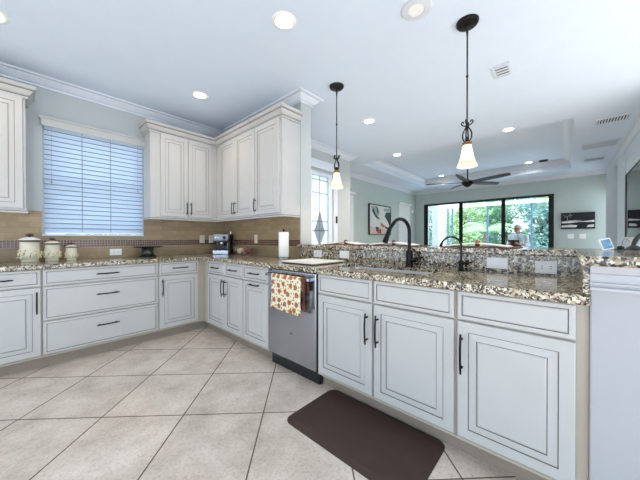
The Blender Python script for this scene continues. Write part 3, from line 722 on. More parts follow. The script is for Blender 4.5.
# ================================================================== LIGHTS
def can_light(x, y, z, label, lit=True, power=7):
    t = thing('recessed_light', label, 'light', (x, y, z), 'recessed ceiling lights')
    bm = bmesh.new(); lathe(bm, [(.062, -.0005), (.066, -.008), (.084, -.007), (.092, -.0005)], (x, y, z), 28, close=False); bm2 = bm; link('trim_ring', bm2, 'white', t, smooth=True)
    bm = bmesh.new(); lathe(bm, [(0, -.005), (.063, -.005)], (x, y, z), 24, close=False); link('lens', bm, 'lens' if lit else 'frost', t, recalc=False)
    if lit:
        ld = bpy.data.lights.new('recessed_bulb', 'SPOT'); ld.energy = power*4; ld.spot_size = math.radians(150); ld.spot_blend = .8; ld.shadow_soft_size = .07; ld.color = (1, .86, .68)
        lo = bpy.data.objects.new('recessed_bulb', ld); COL.objects.link(lo); lo.parent = t; lo.location = (0, 0, -.03)
for x, y, z, lab, on in ((-.143, -.26, H, 'lit recessed ceiling light above the inside corner of the cabinets', True),
    (-.172, -1.78, H, 'lit recessed ceiling light above the dishwasher, at the top of the photo', True),
    (-1.66, -.26, H, 'lit recessed ceiling light at the left edge of the photo', True),
    (1.754, -1.313, H, 'lit recessed ceiling light just right of the smaller-looking pendant', True),
    (3.43, -2.70, H, 'lit recessed ceiling light at the near tray edge, right of the big pendant', True),
    (3.43, -.90, H, 'lit recessed ceiling light at the near tray edge, left of the big pendant', True),
    (6.85, -.60, tZ, 'lit recessed light inside the tray ceiling, left of the fan', True),
    (6.85, -2.66, tZ, 'lit recessed light inside the tray ceiling, right of the fan', True)): can_light(x, y, z, lab, on, 4 if x < 1 else 20 if z < 2.9 else 4)
t = thing('ceiling_speaker', 'round white unlit ceiling fixture between the two pendants at the top of the photo', 'ceiling fixture', (.40, -2.56, H))
bm = bmesh.new(); lathe(bm, [(.055, -.001), (.058, -.012), (.100, -.009), (.106, -.001)], (.40, -2.56, H), 32, close=False); link('trim_ring', bm, 'louver', t, smooth=True)
bm = bmesh.new(); lathe(bm, [(0, -.011), (.055, -.009)], (.40, -2.56, H), 28, close=False); link('grille', bm, 'white', t)

def pendant(label, loc):
    t = thing('pendant_light', label, 'pendant light', loc, 'pendants over the bar')
    X, Y, Z = loc
    bm = bmesh.new(); lathe(bm, [(.078, 0), (.078, -.010), (.070, -.022), (.030, -.030), (.012, -.032)], loc, 32); link('ceiling_canopy', bm, 'black', t, smooth=True)
    bm = bmesh.new()
    lathe(bm, [(.009, -.03), (.011, -.04), (.006, -.05), (.009, -.065), (.009, -.085), (.006, -.09), (.008, -.10), (.0055, -.105), (.0055, -.40), (.010, -.405), (.010, -.415), (.0055, -.42), (.0055, -.76), (.009, -.765), (.009, -.775)], loc, 12); link('rod', bm, 'bronze', t, smooth=True)
    bm = bmesh.new()
    for s in (-1, 1):
        for ax in (0, 1):
            q = [(.0, -.775), (.012, -.785), (.030, -.777), (.040, -.764), (.036, -.752), (.026, -.753), (.024, -.762)]
            p2 = [(.0, -.772), (.010, -.80), (.026, -.83), (.032, -.86), (.026, -.89), (.012, -.905), (.0, -.91)]
            for pts, rr in ((q, .0045), (p2, .005)):
                # smooth curve through the points
                vs = [Vector((s*a if ax == 0 else 0, s*a if ax == 1 else 0, b)) for a, b in pts]; cv = []
                for i in range(len(vs)-1):
                    p0, p1, p2_, p3 = vs[max(i-1, 0)], vs[i], vs[i+1], vs[min(i+2, len(vs)-1)]
                    for k in range(4):
                        u = k/4; cv.append(.5*((2*p1)+(p2_-p0)*u+(2*p0-5*p1+4*p2_-p3)*u*u+(3*p1-p0-3*p2_+p3)*u**3))
                cv.append(vs[-1]); tube(bm, [Vector(loc)+v for v in cv], rr, 8)
    lathe(bm, [(0, -.868), (.010, -.872), (.015, -.885), (.012, -.898), (.006, -.905), (.006, -.915)], loc, 14)
    link('scroll_finial', bm, 'black', t, smooth=True)
    bm = bmesh.new(); lathe(bm, [(.012, -.905), (.030, -.912), (.033, -.922), (.031, -.935)], loc, 20); link('shade_holder', bm, 'brass', t, smooth=True)
    bm = bmesh.new(); lathe(bm, [(.029, -.932), (.033, -.955), (.039, -.985), (.047, -1.025), (.056, -1.060), (.066, -1.082), (.072, -1.095), (.070, -1.098), (.063, -1.083), (.053, -1.060), (.044, -1.025), (.036, -.985), (.030, -.955), (.026, -.935)], loc, 32, close=False); sh = link('glass_shade', bm, 'shade', t, smooth=True, autos=False)
    bm = bmesh.new(); lathe(bm, [(.0605, -1.066), (.0635, -1.070), (.0655, -1.076), (.064, -1.078)], loc, 32, close=False); link('amber_band', bm, 'shaderim', sh, smooth=True)
    ld = bpy.data.lights.new('pendant_bulb', 'POINT'); ld.energy = 3; ld.color = (1, .86, .66); ld.shadow_soft_size = .02
    lo = bpy.data.objects.new('pendant_bulb', ld); COL.objects.link(lo); lo.parent = t; lo.location = (0, 0, -1.05)
pendant('bell glass pendant light hanging nearest the camera, right of the faucet', (.777, -2.797, H)); pendant('bell glass pendant light hanging farther back, beside the end of the corner wall', (.777, -1.522, H))

def vent(label, x, y, w, l, rot, slats, style):
    t = thing('air_vent', label, 'vent', (x, y, H), 'ceiling vents')
    R = Matrix.Rotation(rot, 4, 'Z'); P = Vector((x, y, H))
    def tr(bm): bmesh.ops.transform(bm, matrix=Matrix.Translation(P) @ R, verts=bm.verts[:]); return bm
    bm = bmesh.new()
    for q in ((-l/2, l/2, -w/2, -w/2+.022), (-l/2, l/2, w/2-.022, w/2), (-l/2, -l/2+.022, -w/2+.022, w/2-.022), (l/2-.022, l/2, -w/2+.022, w/2-.022)): box(bm, *q, -.010, -.0005)
    link('vent_frame', tr(bm), 'louver', t)
    bm = bmesh.new(); box(bm, -l/2+.02, l/2-.02, -w/2+.02, w/2-.02, -.003, -.001); link('duct_opening', tr(bm), 'dark', t)
    bm = bmesh.new()
    for i in range(slats):
        if style == 'cross':
            c = -l/2+.022+(l-.044)*(i+.5)/slats; box(bm, c-.27*(l-.044)/slats, c+.27*(l-.044)/slats, -w/2+.02, w/2-.02, -.0085, -.005)
        else:
            c = -w/2+.022+(w-.044)*(i+.5)/slats; box(bm, -l/2+.02, l/2-.02, c-.3*(w-.044)/slats, c+.3*(w-.044)/slats, -.0085, -.005)
    link('louvers', tr(bm), 'louver', t)
vent('square white ceiling vent with three slots, right of the nearest pendant', 1.66, -2.887, .15, .25, 0, 4, 'cross')
vent('white ceiling vent with many short slots, nearest of the three along the right side', 3.985, -3.82, .24, .33, PI/2, 10, 'cross')
vent('white ceiling return grille, middle of the three along the right side', 5.31, -3.775, .41, .47, PI/2, 6, 'long')
vent('small white ceiling vent, farthest of the three along the right side', 6.46, -3.765, .29, .32, PI/2, 9, 'cross')
t = obox('tray_vent', (6.80, 6.90, -3.02, -2.86, tZ-.03, tZ-.001), 'dark'); tag(t, 'small dark fixture on the tray ceiling between the lights', 'ceiling fixture')  # small dark vent, a plain box

# ceiling fan
fx, fy, fz = 5.40, -1.66, 2.41
t = thing('ceiling_fan', 'dark five blade ceiling fan hanging from the tray ceiling', 'fan', (fx, fy, tZ))
bm = bmesh.new(); lathe(bm, [(.06, 0), (.06, -.02), (.03, -.055), (.014, -.06)], (fx, fy, tZ), 20); link('ceiling_canopy', bm, 'black', t, smooth=True)
bm = bmesh.new(); tube(bm, [(fx, fy, tZ-.05), (fx, fy, fz+.07)], .013, 10); link('downrod', bm, 'black', t, smooth=True)
bm = bmesh.new(); lathe(bm, [(.02, .10), (.035, .075), (.10, .055), (.125, .02), (.115, -.02), (.08, -.055), (.03, -.09), (0, -.095)], (fx, fy, fz), 24); link('motor_housing', bm, 'black', t, smooth=True)
for k in range(5):
    a = math.radians(-34+72*k); ca, sa = math.cos(a), math.sin(a); bm = bmesh.new(); top = []; bot = []
    L = .88
    for u in [i/10 for i in range(11)]:
        r = .12+u*(L-.12); wd = .045+.03*math.sin(PI*min(1, u*.9+.1)) if u < 1 else .03
        for sgn in (-1, 1):
            tl = -.016*sgn; p = (fx+r*ca-sgn*wd*sa, fy+r*sa+sgn*wd*ca)
            top.append(bm.verts.new((p[0], p[1], fz+.022+tl+.02*u))); bot.append(bm.verts.new((p[0], p[1], fz+.012+tl+.02*u)))
    for i in range(10):
        bm.faces.new((top[2*i], top[2*i+1], top[2*i+3], top[2*i+2])); bm.faces.new((bot[2*i], bot[2*i+2], bot[2*i+3], bot[2*i+1]))
        bm.faces.new((top[2*i], top[2*i+2], bot[2*i+2], bot[2*i])); bm.faces.new((top[2*i+1], bot[2*i+1], bot[2*i+3], top[2*i+3]))
    bm.faces.new((top[0], bot[0], bot[1], top[1])); bm.faces.new((top[20], top[21], bot[21], bot[20]))
    link('blade', bm, 'fanblade', t)

# ================================================================== COUNTER ITEMS
def canister(label, x, y, s):
    z = .9145; t = thing('canister', label, 'canister', (x, y, z), 'ceramic canister set')
    P = lambda pr: [(r*s*.86, h*s) for r, h in pr]
    bm = bmesh.new(); lathe(bm, P([(0, 0), (.070, 0), (.074, .006), (.072, .018), (.068, .026), (.082, .040), (.092, .065), (.092, .085), (.084, .115), (.080, .14), (.080, .19), (.084, .198), (.080, .202), (0, .202)]), (x, y, z), 32); link('jar_body', bm, 'cream', t, smooth=True)
    bm = bmesh.new(); lathe(bm, P([(.082, .196), (.092, .200), (.094, .212), (.086, .216), (.080, .205)]), (x, y, z), 32); link('rim_band', bm, 'creamdark', t, smooth=True)
    bm = bmesh.new(); lathe(bm, P([(.089, .212), (.090, .217), (.078, .226), (.055, .236), (.03, .242), (0, .243)]), (x, y, z), 32); lid = link('lid', bm, 'white' if s > .9 else 'cream', t, smooth=True)
    bm = bmesh.new(); lathe(bm, P([(.014, .240), (.010, .250), (.020, .262), (.018, .274), (.008, .280), (0, .280)]), (x, y, z), 14); tube(bm, [(x-.026*s, y, z+.262*s), (x+.026*s, y, z+.262*s)], .011*s, 8); link('knob', bm, 'creamdark', lid, smooth=True)
    bm = bmesh.new(); rnd = random.Random(int(s*100))
    for k in range(54):
        a = 2*PI*k/54+rnd.uniform(-.05, .05); h = (.068+rnd.uniform(-.03, .045))*s; r = (.091-max(0, h/s-.088)*.25)*s*.86
        c = Vector((x+r*math.cos(a), y+r*math.sin(a), z+h)); q = rnd.uniform(.007, .0115)*s
        bmesh.ops.create_icosphere(bm, subdivisions=1, radius=q, matrix=Matrix.Translation(c))
    link('raised_flowers', bm, 'petal', t, smooth=True)
    bm = bmesh.new()
    for k in range(12):
        a = 2*PI*k/12; pts = [Vector((x+(.0945-.003*i)*s*.86*math.cos(a+.2*i/4), y+(.0945-.003*i)*s*.86*math.sin(a+.2*i/4), z+(.045+.055*math.sin(i/4*PI*.6)+.01*(k % 3))*s)) for i in range(5)]
        tube(bm, pts, .0028*s, 5)
    link('painted_vines', bm, 'vine', t, smooth=True)
canister('largest cream ceramic canister with raised flowers, leftmost of three under the window', -1.473, .44, .98)
canister('medium cream ceramic canister with raised flowers, middle of three under the window', -1.318, .455, .83)
canister('smallest cream ceramic canister with raised flowers, rightmost of three under the window', -1.175, .46, .66)

t = thing('cake_stand', 'dark green pedestal cake stand on the counter right of the window', 'cake stand', (-.49, .42, .9145))
bm = bmesh.new(); lathe(bm, [(0, .105), (.05, .106), (.155, .118), (.165, .126), (.160, .130), (.05, .122), (0, .121)], (-.49, .42, .9145), 36); link('plate', bm, 'darkgreen', t, smooth=True)
bm = bmesh.new(); lathe(bm, [(0, 0), (.092, 0), (.094, .010), (.075, .022), (.062, .040), (.062, .085), (.075, .104), (.05, .107), (0, .107)], (-.49, .42, .9145), 28); link('pedestal', bm, 'darkgreen', t, smooth=True)

# espresso machine, turned towards the room
def espresso():
    cx, cy, z = .47, .37, .9145
    t = thing('espresso_machine', 'steel and black espresso machine in the corner of the counter', 'coffee machine', (cx, cy, z))
    R = Matrix.Translation((cx, cy, z)) @ Matrix.Rotation(math.radians(-45), 4, 'Z')     # local -y faces the room
    def put(name, bm, m, par=t, **k): bmesh.ops.transform(bm, matrix=R, verts=bm.verts[:]); return link(name, bm, m, par, **k)
    bm = bmesh.new(); box(bm, -.105, .105, -.02, .13, 0, .285); put('housing', bm, 'darkplastic', bevel=.008)
    bm = bmesh.new(); prism(bm, [(-.02, .165), (-.135, .175), (-.145, .20), (-.125, .285), (.03, .29), (.03, .165)], lambda p, d: (d, p[0], p[1]), -.105, .105); put('brew_head', bm, 'steel', bevel=.006)
    bm = bmesh.new(); box(bm, -.108, .108, -.150, -.02, 0, .055); put('drip_tray_base', bm, 'steel', bevel=.006)
    bm = bmesh.new()
    for i in range(9): box(bm, -.09+i*.0225-.006, -.09+i*.0225+.006, -.145, -.025, .056, .060)
    put('drip_grate', bm, 'darkplastic')
    bm = bmesh.new(); lathe(bm, [(.034, .165), (.034, .135), (.028, .118), (.012, .112)], (0, -.08, 0), 18); g = put('portafilter', bm, 'steel', smooth=True)
    bm = bmesh.new(); tube(bm, [(0, -.11, .14), (0, -.19, .135), (0, -.215, .133)], [.009, .013, .011], 10); put('portafilter_handle', bm, 'darkplastic', par=g, smooth=True)
    bm = bmesh.new(); prism(bm, [(.055+.024*math.cos(i*PI/10), .235+.024*math.sin(i*PI/10)) for i in range(20)], lambda p, d: (p[0], d, p[1]), -.150, -.13); put('gauge', bm, 'darkplastic')
    for x in (-.06, -.025):
        bm = bmesh.new(); prism(bm, [(x+.010*math.cos(i*PI/8), .235+.010*math.sin(i*PI/8)) for i in range(16)], lambda p, d: (p[0], d, p[1]), -.150, -.13); put('button', bm, 'steel')
    bm = bmesh.new(); tube(bm, [(.088, -.10, .19), (.092, -.12, .15), (.092, -.125, .08)], .005, 8); put('steam_wand', bm, 'steel', smooth=True)
    bm = bmesh.new(); box(bm, .085, .10, .04, .06, .285, .325); put('hopper_post', bm, 'steel')
espresso()

# fruit bowl
bx, by, bz = .44, -.215, .9145
t = thing('fruit_bowl', 'clear glass fruit bowl on the counter below the corner wall cabinets', 'bowl', (bx, by, bz))
bm = bmesh.new(); lathe(bm, [(0, .0), (.05, 0), (.055, .004), (.085, .025), (.115, .06), (.135, .10), (.131, .10), (.111, .062), (.082, .029), (.05, .009), (0, .008)], (bx, by, bz), 32); link('glass_bowl', bm, 'bowlglass', t, smooth=True, autos=False)
def fruit(name, label, x, y, z, r, m, cat):
    t = thing(name, label, cat, (x, y, z-r))
    bm = bmesh.new(); lathe(bm, [(0, -.82*r), (.35*r, -.92*r), (.75*r, -.62*r), (r, 0), (.93*r, .45*r), (.6*r, .85*r), (.22*r, .88*r), (0, .72*r)], (x, y, z), 20); link('fruit_flesh', bm, m, t, smooth=True, autos=False)
    bm = bmesh.new(); tube(bm, [(x, y, z+.70*r), (x+.1*r, y, z+1.15*r)], [.05*r, .07*r], 6); link('stem', bm, 'stem', t)
fruit('apple', 'red apple on the right in the glass fruit bowl', bx+.028, by-.060, bz+.066, .045, 'apple', 'fruit')
fruit('apple', 'yellow apple in the middle of the glass fruit bowl', bx-.040, by+.010, bz+.062, .043, 'yellow', 'fruit')
fruit('plum', 'mauve plum on the left in the glass fruit bowl', bx-.01, by+.082, bz+.066, .033, 'plum', 'fruit')

# paper towel holder
px, py = .43, -1.05
t = thing('paper_towel_holder', 'upright steel paper towel holder on the counter at the wall end', 'paper towel holder', (px, py, .9145))
bm = bmesh.new(); lathe(bm, [(0, 0), (.068, 0), (.070, .006), (.066, .014), (.02, .018), (0, .018)], (px, py, .9145), 28); link('holder_base', bm, 'steel', t, smooth=True)
bm = bmesh.new(); tube(bm, [(px, py, .93), (px, py, 1.225)], .005, 8); lathe(bm, [(.006, 0), (.011, .008), (.008, .018), (0, .022)], (px, py, 1.222), 12); link('holder_rod', bm, 'black', t, smooth=True)
bm = bmesh.new(); lathe(bm, [(.020, .022), (.055, .022), (.056, .026), (.056, .290), (.055, .294), (.020, .294), (.020, .022)], (px, py, .9145), 32, close=False); tag(link('paper_towel_roll', bm, 'paper', smooth=True), 'white paper towel roll standing on the steel holder', 'paper towels')

# white board on the counter
t = thing('cutting_board', 'white cutting board with dark rim lying on the counter left of the sink', 'cutting board', (.29, -1.63, .9145))
bm = bmesh.new(); box(bm, .092, .49, -1.83, -1.428, .9145, .922); link('rim', bm, 'boardedge', t, bevel=.003)
bm = bmesh.new(); box(bm, .088, .494, -1.834, -1.424, .9225, .934); link('board_surface', bm, 'board', t, bevel=.005)

# outlets and switches: face frame F, centre s, z
def plate(label, F, s, z, w, h, kind, wallmat='white', horizontal=False, name='outlet'):
    t = thing(name, label, 'switch' if 'switch' in name else 'outlet', F(s, 0, z))
    bm = bmesh.new(); fbox(bm, F, s-w/2, s+w/2, 0.0005, .006, z-h/2, z+h/2); link('cover_plate', bm, wallmat, t, bevel=.002)
    items = kind
    for k, ds, dz in items:
        if k == 'rec':
            bm = bmesh.new(); a, b = ((.034, .026) if horizontal else (.026, .034)); fbox(bm, F, s+ds-a/2, s+ds+a/2, .006, .008, z+dz-b/2, z+dz+b/2); r = link('receptacle', bm, wallmat, t, bevel=.001)
            bm = bmesh.new()
            for q in (-.007, .007):
                if horizontal: fbox(bm, F, s+ds-.002, s+ds+.008, .008, .0083, z+dz+q-.0015, z+dz+q+.0015)
                else: fbox(bm, F, s+ds+q-.0015, s+ds+q+.0015, .008, .0083, z+dz-.002, z+dz+.008)
            link('slots', bm, 'slot', r)
        else:
            bm = bmesh.new(); a, b = ((.066, .032) if horizontal else (.032, .066)); fbox(bm, F, s+ds-a/2, s+ds+a/2, .006, .0095, z+dz-b/2, z+dz+b/2); link('rocker', bm, wallmat, t, bevel=.002)
WFA = lambda s, d, z: (s, WA-.009-d, z); WFB = lambda s, d, z: (WB-.009-d, -s, z); SFB = lambda s, d, z: (.600-d, -s, z)
FFX = lambda s, d, z: (FX-d, -s, z)
plate('white outlet plate low on the tile under the window, left of the cake stand', WFA, -.772, .977, .115, .075, [('rec', -.02, 0), ('rec', .02, 0)], horizontal=True)
plate('almond outlet plate on the mosaic strip left of the espresso machine', WFA, .262, 1.13, .072, .115, [('rec', 0, .02), ('rec', 0, -.02)], 'almond')
plate('almond switch plate partly behind the espresso machine', WFA, .40, 1.13, .075, .115, [('rocker', 0, 0)], 'almond', name='wall_switch')
plate('almond outlet plate on the tile above the fruit bowl', WFB, .246, 1.132, .072, .115, [('rec', 0, .02), ('rec', 0, -.02)], 'almond')
plate('white outlet plate on the granite upstand, first from the wall end', SFB, 1.409, .977, .115, .072, [('rec', -.02, 0), ('rec', .02, 0)], horizontal=True)
plate('white switch plate on the granite upstand beside the cutting board', SFB, 1.762, .980, .115, .072, [('rocker', 0, 0)], horizontal=True, name='wall_switch')
plate('white switch plate on the granite upstand right of the filtered water tap', SFB, 3.022, .974, .118, .072, [('rocker', 0, 0)], horizontal=True, name='wall_switch')
plate('white outlet plate on the granite upstand nearest the end wall', SFB, 3.268, .964, .100, .075, [('rec', -.02, 0), ('rec', .02, 0)], horizontal=True)
plate('white double switch plate on the far wall below the black and white canvas, left one', FFX, 3.43, 1.19, .12, .12, [('rocker', -.025, 0), ('rocker', .025, 0)], name='wall_switch')
plate('white double switch plate on the far wall below the black and white canvas, right one', FFX, 3.65, 1.19, .12, .12, [('rocker', -.025, 0), ('rocker', .025, 0)], name='wall_switch')

# floor mat
t = thing('floor_mat', 'dark brown anti-fatigue mat on the floor in front of the sink cabinet', 'mat', (-.16, -2.47, 0))
bm = bmesh.new(); rg = []
def rr(x0, x1, y0, y1, r, n=6):
    out = []
    for cx, cy, a0 in ((x1-r, y1-r, 0), (x0+r, y1-r, 90), (x0+r, y0+r, 180), (x1-r, y0+r, 270)):
        for k in range(n+1): a = math.radians(a0+90*k/n); out.append((cx+r*math.cos(a), cy+r*math.sin(a)))
    return out
for ins, z in ((0, .0005), (.0, .004), (.032, .016), (.036, .017)): rg.append([bm.verts.new((x, y, z)) for x, y in rr(-.412+ins, .07-ins, -2.88+ins, -2.055-ins, .055)])
for a, b in zip(rg, rg[1:]):
    for i in range(len(a)): j = (i+1) % len(a); bm.faces.new((a[i], a[j], b[j], b[i]))
bm.faces.new(rg[0]); bm.faces.new(rg[-1]); link('mat_pad', bm, 'mat', t, smooth=True)

# place settings on the bar
def setting(y, ringmat, ringname, where):
    z = 1.0705; x = .80
    bm = bmesh.new(); rgs = []
    for ins, zz in ((0, z), (0, z+.004), (.006, z+.006)): rgs.append([bm.verts.new((px, py, zz)) for px, py in rr(x-.17+ins, x+.17-ins, y-.24+ins, y+.24-ins, .02, 3)])
    for a, b in zip(rgs, rgs[1:]):
        for i in range(len(a)): j = (i+1) % len(a); bm.faces.new((a[i], a[j], b[j], b[i]))
    bm.faces.new(rgs[0]); bm.faces.new(rgs[-1]); tag(link('placemat', bm, 'woven'), 'dark woven placemat on the bar, %s' % where, 'placemat', 'placemats on the bar top')
    bm = bmesh.new(); n = 15
    rows = []
    for i in range(n):
        v = (i/(n-1)-.5)*2; yy = y+.01+v*.20; sp = .024+.075*abs(v)**1.2; row = []
        for j in range(13):
            u = (j/12-.5)*2; hz = .022*(1-abs(v))**.8+(.007*abs(v))*(1 if j % 2 else -.5)*.8
            row.append(bm.verts.new((x-.05+u*sp, yy, z+.009+max(0, hz)+.008*(1-abs(u))*(1-abs(v)))))
        rows.append(row)
    for a, b in zip(rows, rows[1:]):
        for j in range(12): bm.faces.new((a[j], a[j+1], b[j+1], b[j]))
    bmesh.ops.recalc_face_normals(bm, faces=bm.faces[:]); bmesh.ops.solidify(bm, geom=bm.faces[:], thickness=.004)
    tag(link('napkin', bm, 'fabric_w', smooth=True, autos=False), 'white fanned napkin on the bar top, %s' % where, 'napkin', 'napkins on the bar top')
    bm = bmesh.new(); R = Matrix.Translation((x-.05, y+.01, z+.030)) @ Matrix.Rotation(PI/2, 4, 'X'); rr0 = []
    for i in range(20):
        a = 2*PI*i/20; rr0.append([bm.verts.new(R @ Vector((q*.72*math.cos(a), q*.72*math.sin(a), h*.8))) for q, h in ((.026, -.016), (.031, -.012), (.033, 0), (.031, .012), (.026, .016), (.024, 0))])
    for i in range(20):
        a, b = rr0[i], rr0[(i+1) % 20]
        for k in range(6): bm.faces.new((a[k], a[(k+1) % 6], b[(k+1) % 6], b[k]))
    tag(link('napkin_ring', bm, ringmat, smooth=True), '%s napkin ring around the white napkin, %s' % (ringname, where), 'napkin ring', 'napkin rings on the bar top')
setting(-1.675, 'red', 'dark red', 'farthest setting, above the cutting board')
setting(-2.215, 'red', 'dark red', 'middle setting, behind the gooseneck faucet')
setting(-2.885, 'orange', 'orange', 'nearest setting, behind the filtered water tap')

# gadgets on the bar end
t = thing('photo_frame', 'small leaning photo frame with a blue picture on the bar end', 'photo frame', (.745, -3.535, 1.0705))
R = Matrix.Translation((.745, -3.535, 1.0705)) @ Matrix.Rotation(math.radians(-47.5+180), 4, 'Z') @ Matrix.Rotation(math.radians(10), 4, 'Y') @ Matrix.Rotation(math.radians(14), 4, 'X')
bm = bmesh.new(); box(bm, -.032, .032, -.004, .004, .002, .066); bmesh.ops.transform(bm, matrix=R, verts=bm.verts[:]); link('frame', bm, 'white', t)
bm = bmesh.new(); box(bm, -.026, .026, .0042, .005, .008, .060); bmesh.ops.transform(bm, matrix=R, verts=bm.verts[:]); link('print', bm, 'photo', t)
t = thing('charging_dock', 'flat black charging dock with a looped cable beside the photo frame', 'charger', (.77, -3.575, 1.0705))
bm = bmesh.new(); prism(bm, [(-.035, -.018), (.035, -.018), (.035, .018), (-.035, .018)], lambda p, d: (.80+p[0]*.676+p[1]*.737, -3.60-p[0]*.737+p[1]*.676, 1.0705+d), 0, .006)
lathe(bm, [(.014, .006), (.016, .014), (.010, .022), (0, .024)], (.78, -3.585, 1.0705), 12); link('dock_body', bm, 'darkplastic', t)
bm = bmesh.new(); tube(bm, [(.78, -3.588, 1.09), (.785, -3.592, 1.12), (.795, -3.60, 1.132), (.805, -3.612, 1.130), (.812, -3.622, 1.12)], .0012, 5); link('cable', bm, 'darkplastic', t)
t = thing('desk_phone', 'black cordless phone standing in its cradle at the right edge of the bar end', 'phone', (.835, -3.64, 1.0705))
bm = bmesh.new(); lathe(bm, [(0, 0), (.034, 0), (.036, .006), (.022, .020), (.010, .026), (0, .026)], (.835, -3.64, 1.0705), 20); link('cradle', bm, 'darkplastic', t, smooth=True)
bm = bmesh.new(); tube(bm, [(.832, -3.636, 1.09), (.843, -3.648, 1.125), (.86, -3.666, 1.155), (.868, -3.675, 1.16)], [.009, .012, .012, .008], 10); link('handset', bm, 'darkplastic', t, smooth=True)

# ================================================================== GREAT ROOM
t = thing('framed_picture', 'black framed painting of a white bird on the great room wall', 'picture', (5.44, PW, 1.7))
x0, x1, z0, z1 = 4.84, 6.06, 1.24, 2.10
bm = bmesh.new(); y0 = PW-.045
for q in ((x0, x0+.025, z0, z1), (x1-.025, x1, z0, z1), (x0+.025, x1-.025, z0, z0+.025), (x0+.025, x1-.025, z1-.025, z1)): box(bm, q[0], q[1], y0, PW-.001, q[2], q[3])
link('frame', bm, 'frameblk', t)
bm = bmesh.new(); box(bm, x0+.025, x1-.025, y0+.012, PW-.002, z0+.025, z1-.025, 0)
wd, ht = x1-x0-.05, z1-z0-.05
def blob(mi, pts, lvl): prism(bm, [(x0+.025+u*wd, z0+.025+v*ht) for u, v in pts], lambda p, d: (p[0], d, p[1]), y0+.012-.0006*lvl, y0+.0125, mi)
blob(1, [(.0, .0), (1, 0), (1, .22), (.75, .20), (.5, .26), (.2, .22), (0, .30)], 1)
blob(2, [(.62, .42), (1, .30), (1, .82), (.78, .80), (.68, .62)], 1)
blob(3, [(.05, .95), (.30, .98), (.45, .80), (.38, .62), (.20, .66), (.10, .82)], 2)
blob(2, [(.10, .80), (.16, .88), (.28, .66), (.44, .56), (.44, .50), (.28, .58), (.18, .68)], 3)
blob(2, [(.30, .95), (.36, .95), (.40, .72), (.36, .70)], 3)
blob(0, [(.50, .92), (.60, .96), (.66, .88), (.62, .74), (.72, .62), (.88, .44), (.94, .30), (.82, .30), (.66, .34), (.54, .42), (.48, .56), (.54, .72), (.52, .82)], 4)
blob(4, [(.62, .92), (.98, .96), (.97, .84), (.70, .82)], 2)
blob(5, [(.52, .42), (.66, .34), (.78, .28), (.62, .24), (.50, .30)], 5)
blob(2, [(.26, .26), (.40, .24), (.44, .10), (.30, .08)], 4); blob(6, [(.34, .16), (.52, .18), (.54, .02), (.36, .02)], 5); blob(2, [(.72, .28), (.96, .24), (.94, .18), (.74, .20)], 5)
link('canvas', bm, ['canvas_w', 'canvas_p', 'canvas_d', 'canvas_g', 'canvas_g', 'canvas_o', 'canvas_r'], t)
# black and white canvas on the far wall (faces -x; s runs with -y)
t = thing('canvas_print', 'wide black and white landscape canvas on the far wall right of the sliding door', 'picture', (FX, -3.55, 1.58))
a0, a1, c0, c1 = 3.24, 3.865, 1.375, 1.79
bm = bmesh.new(); fbox(bm, FFX, a0, a1, .001, .04, c0, c1, 0)
def blob(mi, pts, lvl): prism(bm, [(a0+u*(a1-a0), c0+v*(c1-c0)) for u, v in pts], lambda p, d: FFX(p[0], d, p[1]), .039, .04+.0006*lvl, mi)
blob(1, [(.02, .36), (.30, .36), (.55, .42), (.98, .40), (.98, .52), (.80, .48), (.60, .45), (.30, .52), (.02, .46)], 1)
blob(1, [(.02, .10), (.46, .10), (.50, .22), (.30, .26), (.02, .22)], 1); blob(1, [(.76, .10), (.97, .10), (.97, .26), (.80, .22)], 1)
blob(2, [(.32, .48), (.62, .44), (.62, .50), (.40, .54)], 1)
for (u, v) in ((.06, .88), (.12, .95), (.30, .95), (.34, .84), (.10, .74), (.30, .74)): blob(2, [(.20, .80), (u, v), (u+.015, v-.03)], 2)
blob(2, [(.185, .36), (.205, .36), (.21, .80), (.195, .80)], 2)
link('print', bm, ['canvas_k', 'canvas_w', 'canvas_l'], t)
# television on the media wall
t = thing('television', 'large dark television screen on the right wall, reflecting the far canvas', 'television', (4.57, RW, 1.7))
bm = bmesh.new(); box(bm, tx0+.01, tx1-.005, RW+.001, RW+.022, tz0+.005, tz1-.005); link('screen', bm, 'tv', t)
bm = bmesh.new()
for q in ((tx0, tx0+.01, tz0, tz1), (tx1-.005, tx1, tz0, tz1), (tx0+.01, tx1-.005, tz0, tz0+.005), (tx0+.01, tx1-.005, tz1-.005, tz1)): box(bm, q[0], q[1], RW+.001, RW+.03, q[2], q[3])
link('bezel', bm, 'frameblk', t)
# little sensor on the picture wall near the far corner
t = obox('wall_sensor', (7.62, 7.70, PW-.04, PW-.001, 2.02, 2.12), 'white', bevel=.01); tag(t, 'small white sensor high on the great room wall near the far corner', 'sensor')

# ================================================================== LANAI: screen, man, trees
t = thing('screen_enclosure', 'blue-grey aluminium pool screen frame beyond the sliding doors', 'screen frame', (11.0, -1, 0))
for y in (.49, .31, -1.01, -2.40, -3.8, 1.6):
    obox('post', (10.97, 11.03, y-.03, y+.03, -.01, 2.44), 'post', t)
obox('eave_beam', (10.94, 11.06, -5.5, 2.4, 2.44, 2.56), 'stucco', t)
obox('rail', (10.985, 11.015, -5.5, 2.4, .78, .83), 'post', t)

